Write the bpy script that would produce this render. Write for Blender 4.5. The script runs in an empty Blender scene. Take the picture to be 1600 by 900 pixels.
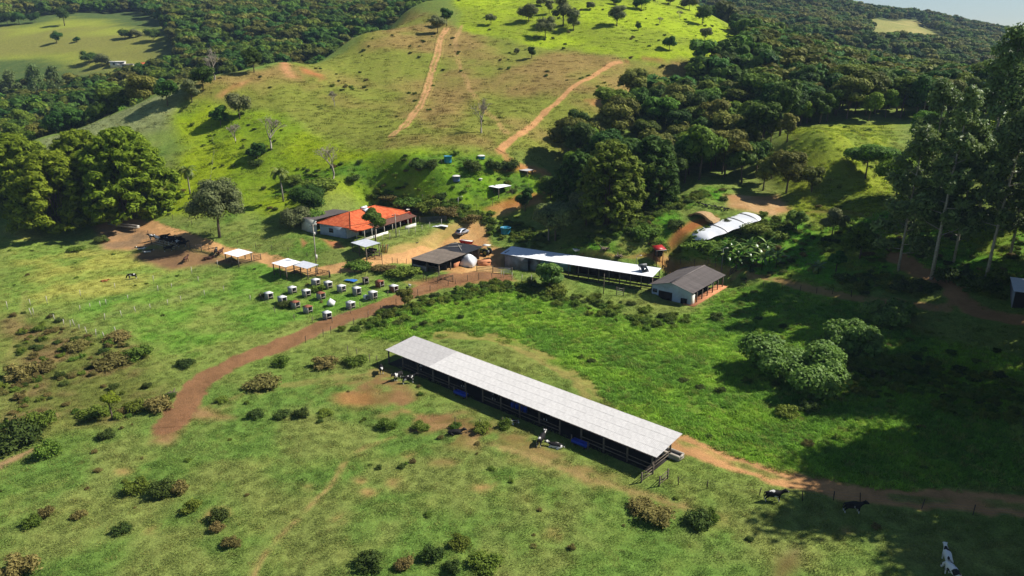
import bpy, math, random
import numpy as np
from mathutils import Vector, Matrix, Quaternion
R = math.radians
rnd = random.Random(7)
nr = np.random.default_rng(11)
scene = bpy.context.scene
COL = scene.collection

# ------------------------------------------------------------------ camera, sky, sun, exposure
CAM_Z, PITCH, FPX = 48.0, R(18.0), 1142.0
cam_d = bpy.data.cameras.new('camera')
cam_d.sensor_width = 36.0
cam_d.lens = 36.0 * FPX / 1600.0
cam_d.clip_start, cam_d.clip_end = 0.5, 9000.0
cam = bpy.data.objects.new('camera', cam_d)
COL.objects.link(cam)
cam.location = (0, 0, CAM_Z)
cam.rotation_euler = (R(90) - PITCH, 0, 0)
scene.camera = cam

SUN_AZ, SUN_EL = R(77.0), R(44.0)            # azimuth clockwise from +Y
SUNV = Vector((math.sin(SUN_AZ) * math.cos(SUN_EL), math.cos(SUN_AZ) * math.cos(SUN_EL), math.sin(SUN_EL)))
world = bpy.data.worlds.new('World')
scene.world = world
world.use_nodes = True
wn = world.node_tree
wn.nodes.clear()
sky = wn.nodes.new('ShaderNodeTexSky')
sky.sky_type = 'NISHITA'
sky.sun_disc = False
sky.sun_elevation = SUN_EL
sky.sun_rotation = SUN_AZ
sky.air_density, sky.dust_density, sky.ozone_density = 1.0, 0.15, 2.0
sky.altitude = 700
bgn = wn.nodes.new('ShaderNodeBackground')
bgn.inputs['Strength'].default_value = 0.058
wo = wn.nodes.new('ShaderNodeOutputWorld')
wn.links.new(sky.outputs[0], bgn.inputs['Color'])
wn.links.new(bgn.outputs[0], wo.inputs['Surface'])
sun_d = bpy.data.lights.new('sun', 'SUN')
sun_d.energy, sun_d.angle, sun_d.color = 5.0, R(0.5), (1.0, 0.955, 0.88)
sun_o = bpy.data.objects.new('sun', sun_d)
COL.objects.link(sun_o)
sun_o.rotation_euler = SUNV.to_track_quat('Z', 'Y').to_euler()
scene.view_settings.view_transform = 'Standard'
scene.view_settings.look = 'None'
scene.view_settings.exposure = 0.5
scene.view_settings.gamma = 1.0
scene.cycles.max_bounces = 5
scene.cycles.diffuse_bounces = 1
scene.cycles.glossy_bounces = 2
scene.cycles.transmission_bounces = 2
scene.cycles.transparent_max_bounces = 4
scene.cycles.volume_bounces = 0
scene.cycles.caustics_reflective = False
scene.cycles.caustics_refractive = False
scene.cycles.use_denoising = True

# ------------------------------------------------------------------ pixel <-> world
CT, ST = math.cos(PITCH), math.sin(PITCH)
def ray(px, py):
    a = (np.asarray(px, float) - 800.0) / FPX
    b = (np.asarray(py, float) - 450.0) / FPX
    return a, CT - b * ST, -(ST + b * CT)          # x, forward, up
def proj(x, y, z):
    dz = z - CAM_Z
    zc = y * CT - dz * ST
    yc = -(y * ST + dz * CT)
    return 800 + FPX * x / zc, 450 + FPX * yc / zc, zc
def ptY(px, py, Y):
    a, f, u = ray(px, py)
    return (a / f * Y, Y, CAM_Z + u / f * Y)
def ptz(px, py, z):
    a, f, u = ray(px, py)
    t = (z - CAM_Z) / u
    return (a * t, f * t, z)

# ------------------------------------------------------------------ value noise
def _hash(ix, iy, seed):
    h = (ix.astype(np.int64) * 374761393 + iy.astype(np.int64) * 668265263 + seed * 982451653) & 0x7fffffff
    h = ((h ^ (h >> 13)) * 1274126177) & 0x7fffffff
    return ((h ^ (h >> 16)) & 0xffff) / 65535.0
def vnoise(x, y, seed=0):
    ix, iy = np.floor(x), np.floor(y)
    fx, fy = x - ix, y - iy
    fx, fy = fx * fx * (3 - 2 * fx), fy * fy * (3 - 2 * fy)
    a, b = _hash(ix, iy, seed), _hash(ix + 1, iy, seed)
    c, d = _hash(ix, iy + 1, seed), _hash(ix + 1, iy + 1, seed)
    return (a * (1 - fx) + b * fx) * (1 - fy) + (c * (1 - fx) + d * fx) * fy
def fbm(x, y, sc, seed=0, oct=4):
    s, amp, tot = 0.0, 1.0, 0.0
    for o in range(oct):
        s = s + amp * vnoise(x / sc + 31.7 * o, y / sc - 17.3 * o, seed + o)
        tot += amp
        amp *= 0.5
        sc *= 0.5
    return s / tot            # 0..1, mean .5
def sstep(a, b, x):
    t = np.clip((x - a) / (b - a), 0, 1)
    return t * t * (3 - 2 * t)

# ------------------------------------------------------------------ terrain heights
CP = []
for x, y, z in [(-60, -80, 0), (0, -80, 0), (60, -80, 4), (-200, -60, -6), (200, -60, 20), (-60, 20, -.5), (0, 20, 0), (60, 20, 1), (-60, 60, -1), (0, 60, 0), (50, 60, .5), (-100, 80, -1.5), (-45, 90, -.3),
                (0, 92, 0), (40, 92, .4), (85, 80, 5), (95, 110, 8), (130, 60, 14), (-110, 110, 0), (-55, 112, .3), (0, 112, .5), (38, 112, .6), (17, 76, 0), (-20, 109, .1), (20, 79.5, 0), (-17, 112, .1),
                (-190, 120, -3), (-190, 60, -5), (180, 110, 24), (250, 160, 40)]:
    CP.append((x, y, z))
for p in [(30, 450, 2.0), (100, 450, 2.0), (300, 440, 2.0), (20, 335, 6.0), (90, 357, 5.0), (200, 352, 5.3), (270, 385, 4.2), (340, 392, 4.0), (450, 424, 2.8), (500, 470, 1.4), (420, 470, 1.2), (620, 470, 1.5),
          (650, 432, 3.0), (740, 425, 3.0), (790, 434, 2.4), (900, 462, 1.6), (1040, 492, .9), (1078, 480, 1.0), (1134, 446, 2.2), (1200, 445, 3.0), (1300, 452, 4.0), (1480, 458, 6.5), (1585, 475, 7.0),
          (620, 385, 5.8), (690, 372, 5.3), (730, 360, 5.9), (770, 374, 4.6), (800, 342, 7.8), (540, 374, 6.8), (600, 352, 8.0), (655, 348, 8.6), (600, 312, 13.5), (700, 322, 11.0), (440, 316, 11.0), (380, 332, 9.0),
          (330, 372, 6.0), (700, 252, 20), (500, 262, 18), (400, 220, 23), (560, 200, 26), (800, 232, 22), (850, 272, 16), (870, 330, 9.5), (850, 385, 5.0),
          (1180, 310, 14), (1080, 375, 9.0), (1180, 335, 12.5), (1030, 402, 5.5), (1240, 350, 10.5), (1300, 352, 11), (1300, 402, 7.5), (1400, 402, 9), (1550, 402, 11.5), (960, 380, 8.0), (1000, 350, 10.5), (1130, 300, 15),
          (1290, 205, 28.5), (1350, 262, 20), (1450, 302, 17), (1590, 232, 26), (980, 412, 4.6), (1160, 400, 5.5), (1100, 412, 4.5)]:
    CP.append(ptz(*p))
for p in [(690, 150, 255), (690, 100, 290), (690, 50, 332), (800, 0, 400), (1000, 0, 405), (950, 95, 292), (1090, 95, 298), (1000, 50, 335), (880, 60, 325), (500, 150, 250), (500, 105, 280), (430, 99, 277), (300, 130, 250), (360, 115, 262), (560, 58, 322),
          (640, 12, 385), (820, 150, 252), (950, 150, 250), (70, 216, 238), (160, 186, 241), (250, 148, 246), (400, 160, 240), (300, 202, 226), (300, 262, 206), (350, 250, 208),
          (70, 165, 400), (0, 202, 320), (150, 190, 330), (200, 110, 460), (100, 60, 540), (30, 30, 620), (230, 60, 520), (100, 18, 660), (0, 15, 700)]:
    CP.append(ptY(*p))
for px, py, Y in [(900, 240, 192), (950, 240, 187), (950, 200, 212), (1020, 250, 185), (1100, 215, 186), (1100, 150, 235), (1050, 150, 238), (1100, 125, 272), (1130, 30, 350), (1250, 150, 214), (1200, 215, 190), (1200, 150, 226), (1250, 65, 318), (1250, 100, 268),
                  (1400, 150, 212), (1400, 118, 262), (1400, 110, 300), (1320, 90, 310), (1500, 118, 262), (1600, 112, 262), (1500, 150, 208)]:
    p = ptY(px, py, Y)
    CP.append((p[0], p[1], p[2] - 10))
CP += [(40, 470, 84), (-20, 470, 78), (110, 480, 76), (60, 580, 74), (0, 720, 62), (-112, 292, 24), (-92, 335, 31), (-80, 380, 38), (-62, 440, 49), (-140, 400, 40), (-110, 500, 60), (-200, 520, 58), (-60, 600, 74),
       (-170, 290, 11), (-128, 296, 17), (-230, 285, 7), (-300, 330, 9), (-260, 180, 1), (-200, 190, 4), (-350, 420, 25), (-160, 740, 88), (-330, 740, 86), (-20, 780, 84), (-520, 740, 88), (-450, 560, 55), (-800, 800, 90), (-700, 400, 40),
       (170, 480, 36), (260, 520, 27), (420, 560, 28), (330, 400, 30), (200, 410, 33), (240, 350, 30), (300, 320, 30), (420, 330, 34), (600, 500, 40), (-300, 1200, 70), (0, 1200, 70),
       (-2500, 500, 40), (-2500, -500, 20), (2500, 500, 60), (2500, -500, 60), (-2000, 3200, 60), (0, 3200, 60), (2500, 3200, 60), (0, -800, 20), (-600, -600, 10), (700, -500, 50)]
for p in [(1240, -4, 1000), (1150, -8, 900), (1300, 8, 1000), (1350, 21, 1000), (1400, 35, 1000), (1435, 28, 1100), (1470, 34, 1150), (1510, 47, 1200), (1560, 59, 1400), (1610, 63, 1600), (1660, 66, 1300), (1390, 55, 800), (1420, 75, 650), (1300, 62, 640), (1500, 84, 700), (1600, 86, 750), (1460, 60, 850), (1350, 85, 560), (1800, 70, 1400), (1050, -14, 1000),
          (1450, 45, 1000), (1500, 58, 1000), (1550, 67, 1000), (1610, 72, 1000), (1700, 76, 1000), (1400, 50, 1500), (1550, 66, 2000), (1300, 40, 1600)]:
    CP.append(ptY(*p))
CP = np.array(CP, float)
CC = 12.0
def _phi(d2):
    return np.sqrt(d2 + CC * CC)
_d2 = ((CP[:, None, :2] - CP[None, :, :2]) ** 2).sum(-1)
_n = len(CP)
_A = np.zeros((_n + 3, _n + 3))
_A[:_n, :_n] = _phi(_d2) - 0.35 * np.eye(_n)
_P = np.c_[np.ones(_n), CP[:, :2] / 100.0]
_A[:_n, _n:] = _P
_A[_n:, :_n] = _P.T
_W = np.linalg.solve(_A, np.r_[CP[:, 2], 0, 0, 0])
def H0(x, y):
    out = np.full(x.shape, _W[_n]) + _W[_n + 1] * x / 100 + _W[_n + 2] * y / 100
    for i in range(_n):
        out += _W[i] * _phi((x - CP[i, 0]) ** 2 + (y - CP[i, 1]) ** 2)
    return out
def axis(core0, core1, step, lo, hi, g):
    c = list(np.arange(core0, core1 + 1e-6, step))
    s, v = step, c[-1]
    while v < hi:
        s *= g
        v += s
        c.append(v)
    s, v, l = step, c[0], []
    while v > lo:
        s *= g
        v -= s
        l.append(v)
    return np.array(l[::-1] + c)
GX = axis(-105, 75, 0.5, -2600, 2700, 1.05)
GY = axis(52, 172, 0.5, -700, 3400, 1.022)
_X, _Y = np.meshgrid(GX, GY)
def relief(x, y):
    dist = np.hypot(x, y)
    near = sstep(260, 120, dist)
    z = (fbm(x, y, 14, 3, 3) - .5) * (0.9 * near + 2.6 * (1 - near)) + (fbm(x, y, 3.2, 9, 3) - .5) * 0.30
    far = sstep(450, 800, y)
    z = z + (fbm(x, y, 170, 21, 4) - .5) * 13 * far
    return z
GZ = H0(_X, _Y) + relief(_X, _Y)
# levelled building yards: centre x, y, half length, half width, direction of the length, height, feather
for cx, cy, hl, hw, ang, z, fe in [(0.5, 94.5, 25.5, 4.5, math.atan2(-.658, .753), .02, 4.0), (35.6, 141.6, 8.6, 5.6, math.atan2(.784, .621), 1.0, 6.0), (-34.5, 173.2, 10.5, 7.0, math.atan2(.85, .52), 7.0, 13.0),
                                   (-15.2, 155.3, 9.0, 4.8, math.atan2(.918, .396), 3.5, 3.0), (14.2, 149.6, 18.0, 3.4, math.atan2(-.506, .862), 1.7, 2.0)]:
    _u = (_X - cx) * math.cos(ang) + (_Y - cy) * math.sin(ang)
    _v = -(_X - cx) * math.sin(ang) + (_Y - cy) * math.cos(ang)
    _d = np.hypot(np.maximum(np.abs(_u) - hl, 0), np.maximum(np.abs(_v) - hw, 0))
    _w = sstep(fe, 0, _d)
    GZ = GZ * (1 - _w) + z * _w
def Hg(x, y):
    x, y = np.asarray(x, float), np.asarray(y, float)
    i = np.clip(np.searchsorted(GX, x) - 1, 0, len(GX) - 2)
    j = np.clip(np.searchsorted(GY, y) - 1, 0, len(GY) - 2)
    fx = np.clip((x - GX[i]) / (GX[i + 1] - GX[i]), 0, 1)
    fy = np.clip((y - GY[j]) / (GY[j + 1] - GY[j]), 0, 1)
    return (GZ[j, i] * (1 - fx) + GZ[j, i + 1] * fx) * (1 - fy) + (GZ[j + 1, i] * (1 - fx) + GZ[j + 1, i + 1] * fx) * fy
def at_many(px, py):
    a, f, u = ray(px, py)
    t = np.full(np.shape(a), 40.0)
    done = np.zeros(np.shape(a), bool)
    for k in range(900):
        st = np.maximum(0.25, t * 0.004)
        nt = t + st
        hit = (CAM_Z + u * nt) <= Hg(a * nt, f * nt)
        newly = hit & ~done
        if newly.any():
            lo, hi = t.copy(), nt.copy()
            for _ in range(12):
                m = (lo + hi) / 2
                hm = (CAM_Z + u * m) <= Hg(a * m, f * m)
                hi = np.where(hm, m, hi)
                lo = np.where(hm, lo, m)
            t = np.where(newly, hi, t)
        done |= hit
        t = np.where(done, t, nt)
        if done.all():
            break
    x, y = a * t, f * t
    return np.stack([x, y, Hg(x, y)], -1)
def at(px, py):
    return Vector(at_many(np.array([float(px)]), np.array([float(py)]))[0])
def ground(x, y):
    return float(Hg(x, y))

# ------------------------------------------------------------------ materials
def lin(c):
    c = np.asarray(c, float) / 255.0
    return np.where(c <= 0.04045, c / 12.92, ((c + 0.055) / 1.055) ** 2.4)
def rgba(c):
    l = lin(c)
    return (float(l[0]), float(l[1]), float(l[2]), 1.0)
MATS = {}
def new_mat(name):
    m = bpy.data.materials.new(name)
    m.use_nodes = True
    nt = m.node_tree
    nt.nodes.clear()
    out = nt.nodes.new('ShaderNodeOutputMaterial')
    bs = nt.nodes.new('ShaderNodeBsdfPrincipled')
    nt.links.new(bs.outputs[0], out.inputs['Surface'])
    MATS[name] = m
    return m, nt, bs
def N(nt, t, **kw):
    n = nt.nodes.new(t)
    for k, v in kw.items():
        if k.startswith('i_'):
            n.inputs[k[2:].replace('_', ' ')].default_value = v
        else:
            setattr(n, k, v)
    return n
def noise(nt, vec, scale, detail=4, rough=.6):
    n = nt.nodes.new('ShaderNodeTexNoise')
    n.inputs['Scale'].default_value = scale
    n.inputs['Detail'].default_value = detail
    n.inputs['Roughness'].default_value = rough
    if vec is not None:
        nt.links.new(vec, n.inputs['Vector'])
    return n.outputs['Fac']
def remap(nt, v, a, b, c, d):
    n = nt.nodes.new('ShaderNodeMapRange')
    nt.links.new(v, n.inputs[0])
    for i, q in enumerate((a, b, c, d)):
        n.inputs[i + 1].default_value = q
    return n.outputs[0]
def math2(nt, op, a, b):
    n = nt.nodes.new('ShaderNodeMath')
    n.operation = op
    for i, q in enumerate((a, b)):
        if isinstance(q, (int, float)):
            n.inputs[i].default_value = q
        else:
            nt.links.new(q, n.inputs[i])
    return n.outputs[0]
def mixc(nt, fac, a, b, mode='MIX'):
    n = nt.nodes.new('ShaderNodeMix')
    n.data_type = 'RGBA'
    n.blend_type = mode
    for s, q in ((n.inputs['Factor'], fac), (n.inputs['A'], a), (n.inputs['B'], b)):
        pass
    ins = [i for i in n.inputs if i.enabled] if False else n.inputs
    fa, A, B = n.inputs[0], n.inputs[6], n.inputs[7]
    for s, q in ((fa, fac), (A, a), (B, b)):
        if isinstance(q, (int, float)):
            s.default_value = q
        elif isinstance(q, tuple):
            s.default_value = q
        else:
            nt.links.new(q, s)
    return n.outputs[2]
def scalec(nt, col, f):
    n = nt.nodes.new('ShaderNodeVectorMath')
    n.operation = 'SCALE'
    if isinstance(col, tuple):
        n.inputs[0].default_value = col[:3]
    else:
        nt.links.new(col, n.inputs[0])
    if isinstance(f, (int, float)):
        n.inputs['Scale'].default_value = f
    else:
        nt.links.new(f, n.inputs['Scale'])
    return n.outputs[0]
def coords(nt, kind='Object'):
    return nt.nodes.new('ShaderNodeTexCoord').outputs[kind]
def bump(nt, bs, h, strength, dist):
    b = nt.nodes.new('ShaderNodeBump')
    b.inputs['Strength'].default_value = strength
    b.inputs['Distance'].default_value = dist
    nt.links.new(h, b.inputs['Height'])
    nt.links.new(b.outputs[0], bs.inputs['Normal'])
def simple(name, c, rough=.8, var=.18, scale=3.0, c2=None, bmp=0.0, metal=0.0, spec=.3, objvar=0.0, stain=None):
    """worn painted / timber / concrete surface: two tones by noise, some variation from object to object"""
    m, nt, bs = new_mat(name)
    co = coords(nt)
    f = noise(nt, co, scale, 5, .65)
    f2 = noise(nt, co, scale * 7, 3, .6)
    col = mixc(nt, remap(nt, f, .35, .68, 0, 1), rgba(c), rgba(c2) if c2 else tuple(v * .8 for v in rgba(c)[:3]) + (1,))
    k = remap(nt, f2, .25, .75, 1 - var, 1 + var)
    if objvar:
        oi = nt.nodes.new('ShaderNodeObjectInfo')
        k = math2(nt, 'MULTIPLY', k, remap(nt, oi.outputs['Random'], 0, 1, 1 - objvar, 1 + objvar))
    col = scalec(nt, col, k)
    if stain:
        s = noise(nt, co, stain[1], 4, .7)
        col = mixc(nt, remap(nt, s, .5, .72, 0, stain[2]), col, rgba(stain[0]))
    nt.links.new(col, bs.inputs['Base Color'])
    bs.inputs['Roughness'].default_value = rough
    bs.inputs['Metallic'].default_value = metal
    bs.inputs['Specular IOR Level'].default_value = spec
    if bmp:
        bump(nt, bs, f2, .5, bmp)
    return m
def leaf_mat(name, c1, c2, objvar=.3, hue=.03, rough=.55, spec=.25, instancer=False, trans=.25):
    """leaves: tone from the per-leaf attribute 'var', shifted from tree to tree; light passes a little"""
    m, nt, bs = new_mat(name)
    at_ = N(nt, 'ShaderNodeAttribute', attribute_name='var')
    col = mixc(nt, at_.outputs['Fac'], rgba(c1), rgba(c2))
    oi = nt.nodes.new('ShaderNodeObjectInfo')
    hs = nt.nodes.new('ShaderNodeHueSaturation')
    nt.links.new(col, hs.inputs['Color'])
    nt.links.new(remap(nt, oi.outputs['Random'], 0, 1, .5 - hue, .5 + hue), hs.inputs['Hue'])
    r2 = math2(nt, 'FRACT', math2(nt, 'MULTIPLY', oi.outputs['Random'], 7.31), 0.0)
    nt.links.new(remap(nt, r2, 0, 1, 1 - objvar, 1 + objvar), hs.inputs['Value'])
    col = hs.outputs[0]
    nt.links.new(col, bs.inputs['Base Color'])
    bs.inputs['Roughness'].default_value = rough
    bs.inputs['Specular IOR Level'].default_value = spec
    if trans:
        out = [n for n in nt.nodes if n.type == 'OUTPUT_MATERIAL'][0]
        tr = nt.nodes.new('ShaderNodeBsdfTranslucent')
        nt.links.new(scalec(nt, col, 1.3), tr.inputs['Color'])
        mx = nt.nodes.new('ShaderNodeMixShader')
        mx.inputs[0].default_value = trans
        nt.links.new(bs.outputs[0], mx.inputs[1])
        nt.links.new(tr.outputs[0], mx.inputs[2])
        nt.links.new(mx.outputs[0], out.inputs['Surface'])
    return m

def ground_mat():
    m, nt, bs = new_mat('ground')
    co = coords(nt)
    a = N(nt, 'ShaderNodeAttribute', attribute_name='col')
    d = N(nt, 'ShaderNodeAttribute', attribute_name='dirt')
    f1 = noise(nt, co, 5.0, 6, .78)
    f2 = noise(nt, co, 0.9, 5, .7)
    f3 = noise(nt, co, .22, 4, .6)
    k = math2(nt, 'MULTIPLY', remap(nt, f1, .28, .72, .42, 1.55), remap(nt, f2, .3, .7, .72, 1.27))
    kd = math2(nt, 'MULTIPLY', remap(nt, f1, .28, .72, .82, 1.18), remap(nt, f2, .3, .7, .85, 1.14))
    mx = nt.nodes.new('ShaderNodeMix')
    nt.links.new(d.outputs['Fac'], mx.inputs[0])
    nt.links.new(k, mx.inputs[2])
    nt.links.new(kd, mx.inputs[3])
    col = scalec(nt, a.outputs['Color'], mx.outputs[0])
    # dry straw flecks in the grass
    fl = math2(nt, 'MULTIPLY', remap(nt, f3, .46, .66, 0, .3), math2(nt, 'SUBTRACT', 1.0, d.outputs['Fac']))
    col = mixc(nt, fl, col, scalec(nt, mixc(nt, .5, a.outputs['Color'], rgba((150, 140, 72))), k))
    nt.links.new(col, bs.inputs['Base Color'])
    bs.inputs['Roughness'].default_value = .95
    bs.inputs['Specular IOR Level'].default_value = .05
    bump(nt, bs, math2(nt, 'ADD', f1, math2(nt, 'MULTIPLY', f2, 1.5)), .7, .16)
    return m
M_GROUND = ground_mat()

# ------------------------------------------------------------------ ground colours
def polyw(pts):
    """pixel outline -> world xy outline (('w', x, y) is already in metres)"""
    px = [p for p in pts if p[0] != 'w']
    hit = at_many(np.array([p[0] for p in px], float), np.array([p[1] for p in px], float)) if px else []
    out, k = [], 0
    for p in pts:
        if p[0] == 'w':
            out.append((p[1], p[2]))
        else:
            out.append((hit[k][0], hit[k][1]))
            k += 1
    return np.array(out)
def sdf_poly(x, y, P):
    d = np.full(x.shape, 1e18)
    inside = np.zeros(x.shape, bool)
    n = len(P)
    for i in range(n):
        ax, ay = P[i]
        bx, by = P[(i + 1) % n]
        ex, ey = bx - ax, by - ay
        t = np.clip(((x - ax) * ex + (y - ay) * ey) / (ex * ex + ey * ey + 1e-9), 0, 1)
        d = np.minimum(d, (x - ax - ex * t) ** 2 + (y - ay - ey * t) ** 2)
        c = ((ay > y) != (by > y)) & (x < (bx - ax) * (y - ay) / (by - ay + 1e-12) + ax)
        inside ^= c
    d = np.sqrt(d)
    return np.where(inside, d, -d)
def dist_line(x, y, L):
    d = np.full(x.shape, 1e18)
    for i in range(len(L) - 1):
        ax, ay = L[i]
        ex, ey = L[i + 1][0] - ax, L[i + 1][1] - ay
        t = np.clip(((x - ax) * ex + (y - ay) * ey) / (ex * ex + ey * ey + 1e-9), 0, 1)
        d = np.minimum(d, (x - ax - ex * t) ** 2 + (y - ay - ey * t) ** 2)
    return np.sqrt(d)
def smooth_line(L, step=1.5):
    L = np.array(L, float)
    P = np.vstack([2 * L[0] - L[1], L, 2 * L[-1] - L[-2]])
    out = []
    for i in range(1, len(P) - 2):
        n = max(2, int(np.hypot(*(P[i + 1] - P[i])) / step))
        for k in range(n):
            t = k / n
            out.append(.5 * ((2 * P[i]) + (P[i + 1] - P[i - 1]) * t + (2 * P[i - 1] - 5 * P[i] + 4 * P[i + 1] - P[i + 2]) * t * t + (3 * P[i] - P[i - 1] - 3 * P[i + 1] + P[i + 2]) * t ** 3))
    out.append(L[-1])
    return np.array(out)
HILL = [(640, 12), (720, 42), (830, 72), (975, 93), (1112, 95)]
ZONES = [  # outline, colour, second colour, noise size, feather, warp
    ('olive', [(270, 160), (300, 132), (360, 116), (430, 101), (560, 62), (636, 20)] + HILL[1:] + [(1060, 150), (960, 200), (880, 255), (760, 240), (600, 238), (545, 224), (440, 178), (380, 172), (330, 172)], (121, 128, 52), (138, 118, 68), 24, 4, 5),
    ('upper', HILL + [('w', 130, 420), ('w', 100, 520), ('w', -40, 520), ('w', -60, 430)], (146, 166, 34), (128, 144, 40), 20, 2.5, 4),
    ('lower', [(272, 165), (330, 165), (380, 172), (440, 180), (545, 226), (600, 240), (760, 242), (850, 275), (858, 320), (760, 345), (690, 330), (600, 318), (440, 330), (230, 345), (262, 290), (280, 230)], (138, 156, 26), (116, 140, 32), 14, 4, 4),
    ('bank', [(620, 250), (760, 244), (850, 275), (850, 300), (760, 325), (690, 320), (600, 300), (480, 300), (420, 310), (480, 270)], (104, 138, 32), (78, 112, 36), 7, 3, 4),
    ('spur', [(70, 217), (160, 187), (250, 149), (298, 132), (285, 158), (262, 200), (140, 232), (60, 235)], (142, 150, 98), (126, 134, 84), 12, 3, 2),
    ('farpasture', [(0, 42), (60, 40), (100, 28), (160, 32), (250, 52), (250, 100), (150, 112), (60, 88), (0, 92), ('w', -480, 500), ('w', -520, 580)], (140, 148, 58), (126, 126, 62), 40, 10, 12),
    ('farfield', [(1360, 30), (1430, 30), (1480, 60), (1470, 75), (1360, 68)], (168, 156, 96), (138, 138, 78), 30, 10, 10),
    ('lush', [(555, 525), (600, 500), (700, 458), (770, 436), (900, 470), (1000, 500), (1080, 492), (1140, 450), (1330, 452), (1450, 520), (1600, 560), (1600, 760), (1450, 770), (1330, 758), (1180, 728), (1070, 688), (960, 640), (925, 610), (880, 570), (820, 540), (700, 525), (640, 535)], (108, 140, 42), (88, 122, 40), 6, 1.5, 2),
    ('mid', [(380, 330), (500, 372), (640, 400), (620, 480), (430, 540), (300, 580), (180, 560), (60, 490), (260, 450), (400, 410), (330, 380)], (102, 140, 50), (124, 138, 66), 9, 5, 5),
    ('yellow', [(0, 330), (70, 380), (200, 395), (330, 405), (300, 440), (230, 455), (0, 482)], (156, 156, 74), (118, 142, 60), 10, 4, 5),
    ('weeds', [(0, 485), (60, 490), (150, 530), (230, 545), (235, 590), (260, 620), (180, 660), (100, 650), (0, 700)], (104, 112, 52), (122, 104, 66), 5, 4, 4),
    ('meadow', [(1230, 200), (1390, 190), (1400, 250), (1390, 330), (1280, 352), (1235, 330), (1225, 280)], (134, 146, 44), (112, 128, 44), 7, 4, 4),
    ('right', [(1030, 400), (1080, 378), (1200, 340), (1240, 345), (1290, 352), (1400, 330), (1600, 340), (1600, 440), (1480, 450), (1300, 450), (1140, 440)], (92, 140, 42), (118, 136, 48), 7, 3, 3),
    ('slope', [(860, 395), (960, 380), (1000, 340), (1090, 296), (1140, 292), (1130, 312), (1060, 330), (1060, 375), (1000, 400), (930, 405)], (92, 138, 40), (124, 132, 62), 6, 2, 2),
    ('fore', [(0, 740), (200, 660), (330, 620), (480, 600), (600, 580), (760, 660), (1000, 760), (1200, 790), (1450, 830), (1600, 870), ('w', 80, 20), ('w', -80, 20)], (98, 126, 54), (120, 131, 66), 7, 6, 5),
]
DIRTS = [  # patches: outline, colour, second colour, cover 0..1, feather
    ([(598, 402), (655, 388), (725, 348), (800, 334), (850, 318), (846, 308), (770, 335), (735, 345), (758, 350), (770, 385), (800, 398), (780, 430), (742, 430), (700, 425), (650, 410), (610, 412)], (214, 168, 112), (196, 142, 92), .97, 1.2),
    ([(592, 400), (612, 384), (650, 372), (690, 356), (712, 348), (722, 352), (660, 390), (612, 404)], (190, 160, 98), (170, 146, 84), .8, 1.5),
    ([(905, 405), (955, 408), (1000, 398), (1045, 396), (1062, 404), (1115, 414), (1108, 420), (1030, 416), (940, 412)], (216, 164, 108), (198, 138, 84), .95, .8),
    ([(1040, 388), (1075, 368), (1110, 350), (1122, 338), (1080, 345), (1048, 372)], (196, 138, 78), (170, 110, 62), .85, .8),
    ([(1128, 302), (1215, 303), (1240, 330), (1215, 338), (1180, 330), (1140, 322)], (208, 166, 120), (188, 140, 96), .95, 1.2),
    ([(700, 430), (790, 432), (800, 440), (700, 446), (660, 448), (640, 440)], (186, 134, 92), (160, 112, 76), .9, 1.0),
    ([(208, 398), (240, 388), (300, 385), (355, 398), (425, 408), (400, 412), (330, 412), (270, 420), (225, 410)], (134, 104, 74), (158, 124, 84), .85, 2),
    ([(150, 352), (175, 344), (210, 350), (262, 362), (330, 380), (300, 386), (240, 384), (205, 392), (160, 388)], (160, 130, 96), (196, 150, 102), .85, 1.5),
    ([(240, 690), (262, 660), (290, 635), (330, 640), (360, 655), (300, 660), (275, 690)], (172, 128, 92), (146, 110, 72), .9, 1.2),
    ([(600, 572), (660, 615), (750, 650), (860, 705), (965, 742), (900, 738), (800, 700), (700, 690), (640, 660), (560, 650), (510, 620), (520, 600), (570, 590)], (150, 116, 76), (128, 108, 62), .5, 2.5),
    ([(530, 615), (590, 618), (570, 640), (530, 640)], (178, 132, 80), (158, 118, 70), .62, 1.5),
    ([(690, 690), (760, 685), (860, 720), (980, 760), (1120, 800), (1140, 820), (1050, 800), (880, 745)], (150, 128, 78), (136, 122, 66), .5, 2),
    ([(1215, 870), (1250, 850), (1260, 880), (1230, 905), (1205, 905)], (136, 116, 82), (120, 106, 62), .7, 1.5),
    ([(0, 720), (50, 700), (45, 712), (0, 732)], (150, 116, 80), (128, 104, 70), .9, .6),
    ([(770, 264), (830, 258), (852, 268), (820, 270)], (200, 132, 78), (178, 112, 62), .9, 1),
    ([(755, 328), (800, 312), (832, 300), (850, 305), (820, 322), (780, 332)], (200, 138, 86), (170, 104, 60), .9, .8),
    ([(915, 158), (945, 156), (950, 165), (925, 165)], (206, 150, 98), (180, 124, 74), .9, 1),
    ([(420, 96), (440, 97), (452, 110), (470, 120), (455, 121), (438, 107)], (206, 152, 104), (180, 124, 80), .85, 1.2),
    ([(462, 103), (480, 108), (512, 122), (498, 124), (474, 112)], (190, 126, 78), (150, 118, 66), .8, 1.2),
    ([(340, 148), (372, 128), (392, 120), (380, 132), (350, 152)], (198, 146, 98), (160, 126, 70), .8, 1.5),
    ([(505, 372), (530, 378), (540, 388), (524, 388)], (200, 132, 88), (176, 118, 72), .85, .6),
    ([(470, 372), (485, 378), (478, 384)], (190, 130, 88), (176, 118, 72), .85, .5),
    ([(240, 300), (275, 292), (268, 304), (245, 312)], (210, 176, 126), (190, 150, 100), .9, 1),
    ([(300, 232), (340, 228), (345, 236), (305, 240)], (128, 158, 24), (96, 134, 34), .2, 3),
]
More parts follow.
